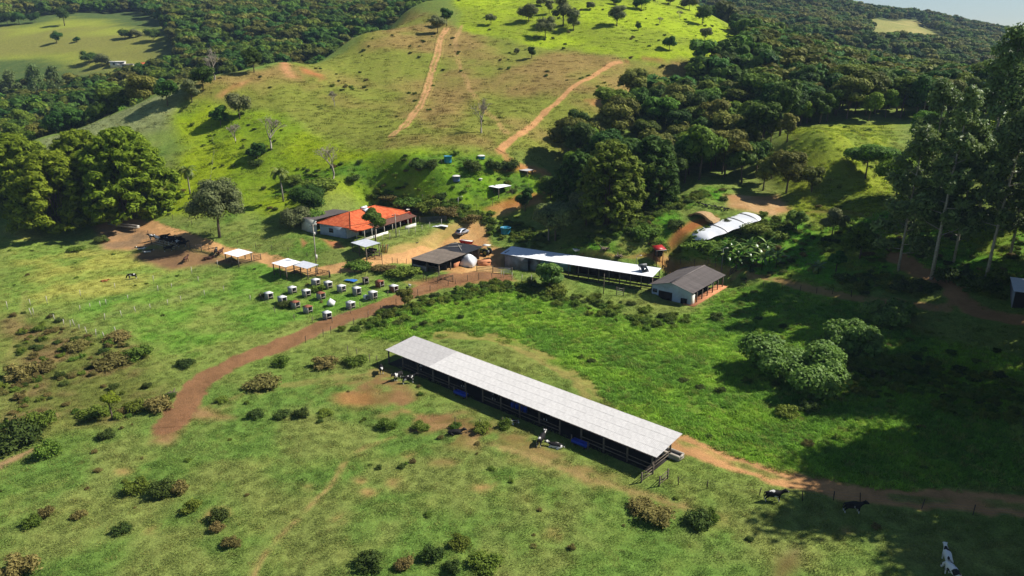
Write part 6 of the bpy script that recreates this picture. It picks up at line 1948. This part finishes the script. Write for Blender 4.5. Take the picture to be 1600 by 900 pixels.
fence('sparse fence along the lane above the hutches', [(516, 434), (532, 429), (554, 427.5), (580, 420), (598, 414), (613, 412), (621, 412.5), (635, 412.5)], 1.4, M_TIMBERDARK)
fence('fence of pale posts between the yellow and the green pasture', [(12, 483), (48, 478), (74, 475), (126, 463), (180, 452), (240, 440), (300, 428), (340, 416)], 1.5, M_POSTPALE)
fence('short pale posts leading down into the weeds at the left', [(49, 492), (53, 492), (86, 502), (100, 508), (110, 511), (117, 510), (124, 516), (136, 522), (150, 526), (164, 529), (182, 521)], 1.3, M_POSTPALE, tilt=.14)
fence('upper row of small white posts across the green field', [(125, 485), (141, 481), (157, 479), (166, 476), (200, 468), (247, 455), (268, 450), (310, 440)], 1.1, M_POSTPALE)
fence('lower row of small white posts across the green field', [(164, 500), (190, 495), (212, 488), (235, 483), (262, 477), (283, 471), (320, 462), (350, 455), (391, 470)], 1.2, M_POSTPALE)
fence('fence round the lower left corner of the hutches', [(407, 468), (430, 490), (460, 500), (488, 504), (519, 505), (548, 490), (563, 480), (587, 472), (606, 464)], 1.2, M_TIMBER)
fence('fence of short posts at the left end of the long shed', [(544, 553), (558, 556), (578, 566), (590, 571)], 1.5, M_TIMBER)
fence('fence below the orange farm track', [(1060, 758), (1104, 764), (1186, 775), (1254, 783), (1302, 782), (1344, 786), (1440, 795), (1520, 805), (1600, 812)], 1.25, M_TIMBERDARK)
fence('row of lone posts among shrubs before the long shed', [(711, 667), (750, 671), (785, 667)], 1.7, M_TIMBERDARK, wires=0)
fence('white posted garden fence between house and yard', [(588, 378), (598, 377), (609, 375), (624, 371), (639, 366), (649, 365), (659, 361), (672, 357), (690, 352)], 1.6, M_POSTPALE)
fence('fence along the sandy lane below the bank', [(170, 352), (190, 357), (212, 363), (232, 368)], 1.3, M_TIMBERDARK)
fence('pasture fence above the sandy lane', [(205, 334), (240, 338), (270, 343), (300, 352), (330, 366), (372, 382), (400, 388), (424, 392), (450, 395), (480, 403)], 1.3, M_TIMBERDARK)
fence('fence across the slope above the house', [(560, 258), (600, 256), (640, 258), (690, 256), (740, 254), (770, 256)], 1.4, M_TIMBER, 5.0)
fence('fence on the skyline bank behind the farmyard', [(660, 312), (700, 318), (745, 326), (770, 322), (800, 305), (850, 282)], 1.4, M_TIMBER, 4.5)
fence('fence down the bright left slope', [(330, 200), (335, 240), (330, 280), (320, 320)], 1.3, M_TIMBER, 6.0)
fence('fence of dark posts right of the gabled barn', [(1142, 442), (1165, 446), (1192, 450), (1222, 454), (1250, 456), (1276, 458), (1300, 460), (1330, 464)], 1.3, M_TIMBERDARK)
fence('pale posts in front of the milking barn wall', [(783, 434), (787, 434), (800, 437), (815, 440), (830, 441)], 1.7, M_POSTPALE, wires=2)
fence('fence behind the barns along the orange dirt', [(1035, 410), (1045, 412), (1063, 413), (1085, 414), (1105, 416), (1118, 418)], 1.4, M_TIMBER)
fence('fence between the dirt road and the calf shed', [(662, 437), (666, 440), (684, 442), (712, 444), (731, 439), (748, 438), (769, 436)], 1.4, M_TIMBERDARK)
def gate(px0, py0, px1, py1, label, bars=5, h=1.5, mat=M_TIMBERDARK, diag=True, name='gate', cat='gate', group='wooden gates'):
    a, b = at(px0, py0), at(px1, py1)
    d = b - a
    L = d.to_2d().length
    t = thing(name, label, cat, a, math.atan2(d.y, d.x), group)
    dz = b.z - a.z
    for x in (0, L):
        MB().box((x, 0, dz * x / L + h / 2 - .1), (.14, .14, h + .5)).obj('post', M_TIMBER, t)
    for k in range(bars):
        z = .25 + (h - .35) * k / (bars - 1)
        MB().beam((.07, .02, z), (L - .07, .02, z + dz), .05, .1).obj('bar', mat, t)
    if diag:
        MB().beam((.07, -.05, .25), (L - .07, -.05, h - .1 + dz), .05, .1).obj('brace', mat, t)
        MB().box((L / 2, .08, h / 2 + dz / 2), (.09, .05, h - .2)).obj('stile', mat, t)
    return t
gate(686, 438, 708, 441, 'dark wooden gate beside the calf shed at the road')
gate(574, 406, 597, 406.5, 'dark wooden gate below the cart lean-to')
gate(494, 430, 515, 434, 'wooden gate right of the twin shelters')
gate(963, 461, 974, 463, 'short piece of board fence in front of the slatted barn', 4, 1.6, M_POSTPALE, False, 'board_fence', 'fence')
gate(745, 424, 770, 426, 'board fence between the calf shed and the white barn', 4, 1.4, M_TIMBER, False, 'board_fence', 'fence')
gate(770, 426, 800, 428, 'grey sheet fence joining the milking barn', 5, 1.3, M_GREYWALL, False, 'board_fence', 'fence')
gate(1002, 754, 1020, 741, 'leaning board fence at the right front corner of the long shed', 3, 1.2, M_TIMBER, False, 'board_fence', 'fence')
gate(1030, 760, 1043, 748, 'second leaning board fence right of the long shed', 3, 1.2, M_TIMBER, False, 'board_fence', 'fence')
gate(297, 389, 315, 392, 'weathered board fence right of the cattle herd', 4, 1.4, M_TIMBER, True, 'board_fence', 'fence')
gate(315, 392, 338, 396, 'dark board fence left of the single shelter', 4, 1.4, M_TIMBERDARK, True, 'board_fence', 'fence')
gate(397, 408, 408, 406, 'wooden hurdle right of the single white shelter', 4, 1.3, M_TIMBERDARK, False, 'board_fence', 'fence')
gate(237, 381, 256, 386, 'pale rails at the left front of the cattle yard', 3, 1.5, M_POSTPALE, False, 'board_fence', 'fence')
gate(256, 386, 275, 391, 'pale rails at the right front of the cattle yard', 3, 1.5, M_POSTPALE, False, 'board_fence', 'fence')
gate(656, 349, 698, 346, 'grey mesh fence on the yard behind the red wall', 6, 1.5, M_METAL, False, 'mesh_fence', 'fence')
gate(1140, 432, 1150, 424, 'leaning rails beyond the back of the gabled barn', 3, 1.5, M_TIMBERDARK, True, 'board_fence', 'fence')
p0, p1 = at(171, 351), at(217, 361)
d = p1 - p0
t = thing('feed_bunk', 'long narrow concrete feed bunk beside the bamboo', 'feed trough', p0, math.atan2(d.y, d.x))
L = d.to_2d().length
MB().box((L / 2, 0, .2), (L, .9, .4)).obj('base', M_CONC, t)
for s in (-1, 1):
    MB().box((L / 2, s * .4, .55), (L, .1, .3)).obj('side_wall', M_CONC if s > 0 else M_TIMBERDARK, t)
MB().box((L - .1, 0, .56), (.16, .68, .3)).obj('end_wall', M_WHITE, t)

# ------------------------------------------------------------------ vehicles and yard things
def wheel(par, c, r, w, name='wheel', rimm=None):
    o = link(name, None, None, par, c)
    MB().tube([(0, -w / 2, 0), (0, w / 2, 0)], r, 18).obj('tyre', M_RUBBER, o, False)
    MB().tube([(0, -w / 2 - .02, 0), (0, w / 2 + .02, 0)], r * .55, 12).obj('rim', rimm or M_METAL, o, False)
v = at(722, 366)
car = thing('parked_car', 'silver hatchback parked on the sandy yard', 'car', v, R(62))
prof = [(-1.95, .35), (-2.0, .75), (-1.85, .92), (-1.35, 1.42), (-.2, 1.5), (.55, 1.4), (1.05, .98), (1.85, .84), (2.0, .62), (1.98, .35)]
m = MB()
n = len(prof)
vv = []
for s, k in ((-1, .72), (-1, .8), (1, .8), (1, .72)):
    pass
ys = [-.8, -.76, .76, .8]
for y in (-.8, .8):
    for x, z in prof:
        vv.append((x, y * (1 if z < 1.0 else .82), z))
q = [(i, i + 1, n + i + 1, n + i) for i in range(n - 1)] + [(n - 1, 0, n, 2 * n - 1)]
tt = [(0, i + 1, i) for i in range(1, n - 1)] + [(n, n + i, n + i + 1) for i in range(1, n - 1)]
m.add(vv, q, tt).obj('body', M_SILVER, car)
for s in (-1, 1):
    m = MB().add([(-1.3, s * .785, .98), (.9, s * .785, .98), (.5, s * .675, 1.34), (-1.15, s * .675, 1.36)], [(0, 1, 2, 3)])
    m.obj('side_window', M_GLASS, car)
    for x in (-1.25, 1.25):
        wheel(car, (x, s * .72, .31), .31, .2)
    MB().box((1.95, s * .55, .68), (.12, .3, .14)).obj('headlight', M_WHITE, car)
    MB().box((-1.97, s * .6, .74), (.08, .22, .16)).obj('tail_light', M_RED, car)
MB().add([(1.02, -.62, 1.02), (1.02, .62, 1.02), (.6, .58, 1.38), (.6, -.58, 1.38)], [(0, 1, 2, 3)]).obj('windscreen', M_GLASS, car)
MB().add([(-1.8, -.62, 1.0), (-1.8, .62, 1.0), (-1.42, .58, 1.38), (-1.42, -.58, 1.38)], [(3, 2, 1, 0)]).obj('rear_window', M_GLASS, car)
v = at(757, 398)
tr_ = thing('tractor', 'yellow-green tractor with a white canopy parked behind the calf shed', 'tractor', v, R(150))
MB().box((.75, 0, 1.0), (1.7, .62, .62)).box((.75, 0, 1.34), (1.55, .5, .1)).obj('bonnet', M_GREENPAINT, tr_)
MB().box((-.55, 0, .85), (1.2, .5, .5)).obj('transmission', M_METAL, tr_)
MB().box((-.6, 0, 1.25), (.5, .5, .12)).box((-.82, 0, 1.5), (.1, .5, .5)).obj('seat', M_RUBBER, tr_)
MB().box((-.55, 0, 2.35), (1.7, 1.4, .08)).obj('canopy', M_WHITE, tr_)
for s in (-1, 1):
    wheel(tr_, (-.75, s * .78, .78), .78, .42, rimm=M_GREENPAINT)
    wheel(tr_, (1.25, s * .62, .45), .45, .26, rimm=M_GREENPAINT)
    MB().beam((-1.15, s * .5, 1.0), (-1.15, s * .6, 2.32), .07).obj('canopy_post', M_METAL, tr_)
    MB().box((-.75, s * .78, 1.64), (1.2, .44, .06)).obj('mudguard', M_GREENPAINT, tr_)
MB().tube([(.9, .1, 1.35), (.9, .1, 2.0)], .05, 8).obj('exhaust', M_METAL, tr_)
MB().lathe([(.19, -.02), (.22, 0), (.19, .02), (.19, -.02)], 16, (-.15, 0, 1.62)).obj('steering_wheel', M_RUBBER, tr_)
v = at(729, 385)
im = thing('red_spreader', 'red long farm implement behind the tarpaulin roof', 'farm implement', v, R(-25))
MB().add([(-1.7, -.65, 1.5), (1.7, -.65, 1.5), (1.7, .65, 1.5), (-1.7, .65, 1.5), (-1.4, -.3, .7), (1.4, -.3, .7), (1.4, .3, .7), (-1.4, .3, .7)], [(4, 5, 1, 0), (5, 6, 2, 1), (6, 7, 3, 2), (7, 4, 0, 3), (7, 6, 5, 4)]).obj('hopper', M_RED, im)
MB().box((0, 0, 1.38), (3.2, 1.1, .1)).obj('load', M_WHITE, im)
for s in (-1, 1):
    wheel(im, (-.2, s * .75, .42), .42, .22)
MB().beam((1.4, 0, .65), (2.9, 0, .5), .12).obj('drawbar', M_RED, im)
v = at(756, 414)
kn = thing('brick_hutch', 'low orange brick trough house with a tiled lid by the calf shed', 'brick hutch', v, R(18))
for a, b in (((-1.3, -.7), (1.3, -.7)), ((1.3, -.7), (1.3, .7)), ((1.3, .7), (-1.3, .7)), ((-1.3, .7), (-1.3, -.7))):
    wall(kn, a, b, -.3, .9, .14, M_BRICK)
MB().box((0, -.42, 1.05), (3.0, 1.0, .07), 0, R(18)).obj('roof_slope', M_BRICK, kn)
MB().box((0, .42, 1.05), (3.0, 1.0, .07), 0, R(-18)).obj('roof_slope', M_BRICK, kn)
v = at(687, 354)
m = MB()
gx, gy = np.meshgrid(np.linspace(-2, 2, 16), np.linspace(-.8, .8, 9))
m.add(np.stack([gx, gy, .05 + .5 * np.clip(fbm(gx + 4, gy, .9, 8, 3) - .2, 0, 1) * (1 - (gx / 2.1) ** 2)], -1), grid_quads(16, 9))
o = m.obj('plastic_heap', M_TARPWHITE, None, True, v)
tag(o, 'heap of crumpled white plastic along the yard fence', 'plastic heap')
v = at(901, 392)
o = MB().box((0, 0, .35), (1.6, 1.0, .12), .4, .15).box((.1, 0, .15), (1.2, .7, .3), .4).obj('white_slab', M_WHITE, None, False, v)
tag(o, 'white slab lying on the grass behind the rubble', 'slab')
v = at(600, 395)
t = thing('timber_stack', 'upright brown boards leaning at the end of the cart lean-to', 'boards', v, 0)
for k in range(5):
    MB().box((.35 * k - .6, .1 * (k % 2), .95), (.22, .08, 2.0), .2 * k, R(8), R(4 * (k - 2))).obj('board', M_RUST if k % 2 else M_TIMBER, t)
t = thing('hay_cart', 'old wooden cart under the pale lean-to', 'cart', at(580, 397), R(-30))
MB().box((0, 0, .8), (2.4, 1.2, .12)).obj('bed', M_TIMBERDARK, t)
for s in (-1, 1):
    MB().box((0, s * .58, 1.05), (2.4, .06, .4)).obj('side_board', M_TIMBERDARK, t)
    wheel(t, (0, s * .7, .45), .45, .12, rimm=M_TIMBER)
MB().beam((1.2, 0, .8), (2.6, 0, .45), .1).obj('shaft', M_TIMBER, t)

# ------------------------------------------------------------------ grass, weeds and field growth
def blade_patch(seed, n, rad, h, w, lean, spread=1.0):
    g = np.random.default_rng(seed)
    a = g.uniform(0, 6.283, n)
    q = np.sqrt(g.random(n)) * rad
    b = np.c_[np.cos(a) * q, np.sin(a) * q, np.full(n, -.04)]
    f = g.uniform(0, 6.283, n)
    d = np.c_[np.cos(f), np.sin(f), np.zeros(n)]
    s = np.c_[-np.sin(f), np.cos(f), np.zeros(n)]
    H = h * g.uniform(.45, 1.1, n) * (1 - .45 * (q / rad) ** 2)
    ln = lean * g.uniform(.3, 1.2, n)
    W = (w * g.uniform(.6, 1.3, n))[:, None]
    up = np.array((0, 0, 1.0))
    m = b + up * (H * .6)[:, None] + d * (H * ln * .35)[:, None]
    t = b + up * (H * (1 - .25 * ln))[:, None] + d * (H * ln)[:, None]
    V = np.stack([b - s * W, b + s * W, m + s * W * .75, m - s * W * .75, t], 1).reshape(-1, 3)
    i = np.arange(n) * 5
    Q = np.stack([i, i + 1, i + 2, i + 3], -1)
    T = np.stack([i + 3, i + 2, i + 4], -1)
    me = mesh_from('blades', V, Q, T)
    at_ = me.attributes.new('var', 'FLOAT', 'POINT')
    at_.data.foreach_set('value', np.repeat(g.random(n), 5).astype(np.float32))
    return me
def grass_mat(name):
    m, nt, bs = new_mat(name)
    t = N(nt, 'ShaderNodeAttribute', attribute_name='tint', attribute_type='INSTANCER')
    v = N(nt, 'ShaderNodeAttribute', attribute_name='var')
    col = scalec(nt, t.outputs['Color'], remap(nt, v.outputs['Fac'], 0, 1, .72, 1.35))
    nt.links.new(col, bs.inputs['Base Color'])
    bs.inputs['Roughness'].default_value = .7
    bs.inputs['Specular IOR Level'].default_value = .15
    out = [n for n in nt.nodes if n.type == 'OUTPUT_MATERIAL'][0]
    tr = nt.nodes.new('ShaderNodeBsdfTranslucent')
    nt.links.new(scalec(nt, col, 1.2), tr.inputs['Color'])
    mx = nt.nodes.new('ShaderNodeMixShader')
    mx.inputs[0].default_value = .3
    nt.links.new(bs.outputs[0], mx.inputs[1])
    nt.links.new(tr.outputs[0], mx.inputs[2])
    nt.links.new(mx.outputs[0], out.inputs['Surface'])
    return m
M_BLADE = grass_mat('grass_blades')
def gsample(A, x, y):
    i = np.clip(np.searchsorted(GX, x), 0, len(GX) - 1)
    j = np.clip(np.searchsorted(GY, y), 0, len(GY) - 1)
    return A[j, i]
ZP = {z[0]: z[-1] for z in ZONES}
def cand(y0, y1, dens, seed, margin=90):
    g = np.random.default_rng(seed)
    xm = y1 * .86 + 12
    n = int((y1 - y0) * 2 * xm * dens)
    x, y = g.uniform(-xm, xm, n), g.uniform(y0, y1, n)
    z = Hg(x, y)
    u, v, w = proj(x, y, z)
    k = (u > -margin) & (u < 1600 + margin) & (v < 900 + margin)
    return x[k], y[k], z[k], g
BUILT = []
for cx, cy, hl, hw, ang in [(0.5, 94.5, 25.2, 3.2, math.atan2(-.658, .753)), (35.8, 141.9, 8.0, 5.0, math.atan2(.784, .621)), (-34.5, 173.2, 11.0, 6.5, math.atan2(.85, .52)), (-15.0, 155.3, 8.0, 4.2, math.atan2(.918, .396)), (14.2, 150.6, 17.8, 2.7, math.atan2(-.506, .862))]:
    BUILT.append((cx, cy, hl, hw, ang))
def free(x, y):
    ok = gsample(GDIRT, x, y) < .38
    for cx, cy, hl, hw, a in BUILT:
        u = (x - cx) * math.cos(a) + (y - cy) * math.sin(a)
        v = -(x - cx) * math.sin(a) + (y - cy) * math.cos(a)
        ok &= ~((np.abs(u) < hl) & (np.abs(v) < hw))
    return ok
def zmask(x, y, names, fe=1.0):
    m = np.zeros(len(x))
    for n in names:
        m = np.maximum(m, sstep(-fe, fe, sdf_poly(x, y, ZP[n])))
    return m
SHORT = [blade_patch(1000 + k, 46, .62, .30, .022, .9) for k in range(4)]
TALL = [blade_patch(1010 + k, 60, .64, .62, .034, 1.0) for k in range(4)]
SPARSE = [blade_patch(1020 + k, 30, .8, .34, .04, .9) for k in range(3)]
def grow(name, label, parts, meshes, smin, smax, bright=1.0):
    X = np.concatenate([p[0] for p in parts])
    Y = np.concatenate([p[1] for p in parts])
    Z = np.concatenate([p[2] for p in parts])
    S = np.concatenate([p[3] for p in parts])
    g = np.random.default_rng(len(X))
    c = gsample(GCOL, X, Y) * bright
    lum = g.uniform(.78, 1.25, len(X)) * (.75 + .5 * fbm(X, Y, 2.2, 140, 3))
    c = c * lum[:, None]
    dry = (g.random(len(X)) < .14)[:, None]
    c = np.where(dry, c * .55 + lin((164, 150, 84))[None] * .4, c)
    sc = S * g.uniform(smin, smax, len(X))
    o = scatter_object(name, np.c_[X, Y, Z], sc, g.uniform(0, 6.28, len(X)), g.integers(0, len(meshes), len(X)), meshes, label, M_BLADE, np.clip(c, 0, 1), scz=g.uniform(.7, 1.3, len(X)))
    print(name, len(X))
    return o
short, tall = [], []
for y0, y1, d in ((40, 90, 2.1), (90, 125, 1.6), (125, 175, 1.0), (175, 215, .45)):
    x, y, z, g_ = cand(y0, y1, d, int(y0))
    lush = zmask(x, y, ['lush', 'slope', 'right', 'bank'])
    k = free(x, y) & (g_.random(len(x)) > lush) & (g_.random(len(x)) < .45 + 1.1 * fbm(x, y, 5, 150, 3))
    short.append((x[k], y[k], z[k], np.full(k.sum(), 1.0 if y1 < 130 else 1.15)))
    x, y, z, g_ = cand(y0, y1, d * 1.25, int(y0) + 1)
    lush = zmask(x, y, ['lush', 'slope', 'right', 'bank'])
    lush = np.maximum(lush, .6 * zmask(x, y, ['meadow']))
    k = free(x, y) & (g_.random(len(x)) < lush)
    tall.append((x[k], y[k], z[k], .62 + .75 * fbm(x[k], y[k], 3.5, 160, 3)))
grow('pasture_grass', 'short uneven pasture grass over the fields', short, SHORT, .7, 1.25, 1.03)
grow('tall_grass', 'tall lush bright green fodder grass of the field and banks', tall, TALL, .7, 1.15, 1.65)
hill = []
for y0, y1, d in ((200, 260, .22), (260, 420, .10)):
    x, y, z, g_ = cand(y0, y1, d, int(y0))
    k = free(x, y) & (zmask(x, y, ['olive', 'upper', 'lower', 'spur', 'meadow']) > .4) & ~in_poly(x, y, WOOD_R)
    hill.append((x[k], y[k], z[k], np.full(k.sum(), 1.6)))
grow('hill_tussocks', 'small grass tussocks speckling the hill pasture', hill, SPARSE, .6, 1.3, .85)
# low weeds and scrub
weeds = []
for names, y0, y1, d, s0, s1 in ((['weeds'], 60, 150, .30, .35, .85), (['bank', 'slope', 'right'], 120, 230, .22, .4, 1.0), (['fore'], 45, 115, .030, .2, .5), (['mid', 'yellow'], 90, 190, .012, .25, .5), (['lush'], 70, 160, .018, .4, .8), (['lower', 'meadow'], 150, 260, .03, .35, .8), (['olive', 'upper'], 220, 420, .010, .4, .9)):
    x, y, z, g_ = cand(y0, y1, d, 77 + int(y0) + len(names))
    k = free(x, y) & (g_.random(len(x)) < zmask(x, y, names)) & (g_.random(len(x)) < 2.0 * sstep(.35, .7, fbm(x, y, 9, 170, 3))) & ~in_poly(x, y, WOOD_R)
    kind = np.where(g_.random(k.sum()) < (.42 if 'weeds' in names or 'fore' in names else .12), 1, np.where(g_.random(k.sum()) < .55, 0, 2))
    weeds.append(np.c_[x[k], y[k], z[k], g_.uniform(s0, s1, k.sum()), kind])
# hedge-like rank growth on the bank below the barns and behind the house
for line, wd, n, s0, s1 in (([(560, 510), (620, 490), (700, 466), (770, 448), (850, 458), (940, 480), (1010, 500), (1060, 503)], 5.0, 260, .35, 1.1), ([(590, 312), (640, 322), (690, 330), (740, 338), (765, 345)], 2.6, 200, .5, 1.2),
                            ([(890, 392), (950, 368), (1010, 340), (1060, 320), (1100, 305)], 3.0, 200, .5, 1.1), ([(1050, 395), (1100, 378), (1160, 362), (1210, 350), (1240, 352)], 4.0, 110, .5, 1.1), ([(1330, 440), (1420, 450), (1500, 440), (1560, 450)], 4.0, 120, .5, 1.2),
                            ([(1300, 600), (1380, 580), (1480, 600), (1560, 640)], 9.0, 240, .5, 1.2), ([(745, 352), (800, 358), (850, 380)], 5.0, 160, .4, .9)):
    P = smooth_line(polyw(line), .8)
    g_ = np.random.default_rng(n)
    i = g_.integers(0, len(P), n)
    x, y = P[i, 0] + g_.normal(0, wd * .4, n), P[i, 1] + g_.normal(0, wd * .4, n)
    k = free(x, y)
    x, y = x[k], y[k]
    weeds.append(np.c_[x, y, Hg(x, y), g_.uniform(s0, s1, len(x)), np.where(g_.random(len(x)) < .85, 0, 2)])
weeds = np.vstack(weeds)
wm = [SHM[0][0], SHM[0][3], SHM[1][1], SHM[1][4], SHM[2][2], SHM[2][5]]
gw = np.random.default_rng(9)
scatter_object('weeds', weeds[:, :3], weeds[:, 3], gw.uniform(0, 6.28, len(weeds)), weeds[:, 4].astype(int) * 2 + gw.integers(0, 2, len(weeds)), wm, 'low weeds and rank scrub growing over banks and rough ground', scz=gw.uniform(.6, 1.1, len(weeds)))
print('weeds', len(weeds))

# ------------------------------------------------------------------ the air
hb = MB().box(((GX[0] + GX[-1]) / 2, (GY[0] + GY[-1]) / 2, (float(GZ.min()) - 1 + 200) / 2), (GX[-1] - GX[0] + 40, GY[-1] - GY[0] + 40, 200 - float(GZ.min()) + 1))
hm = bpy.data.materials.new('haze')
hm.use_nodes = True
hm.node_tree.nodes.clear()
ho = hm.node_tree.nodes.new('ShaderNodeOutputMaterial')
hv = hm.node_tree.nodes.new('ShaderNodeVolumePrincipled')
hv.inputs['Color'].default_value = (.5, .7, 1.0, 1)
hv.inputs['Density'].default_value = .0001
hv.inputs['Anisotropy'].default_value = .0
hm.node_tree.links.new(hv.outputs[0], ho.inputs['Volume'])
o = hb.obj('haze', hm)
o['kind'] = 'stuff'
o['label'] = 'thin blue haze over the valley'
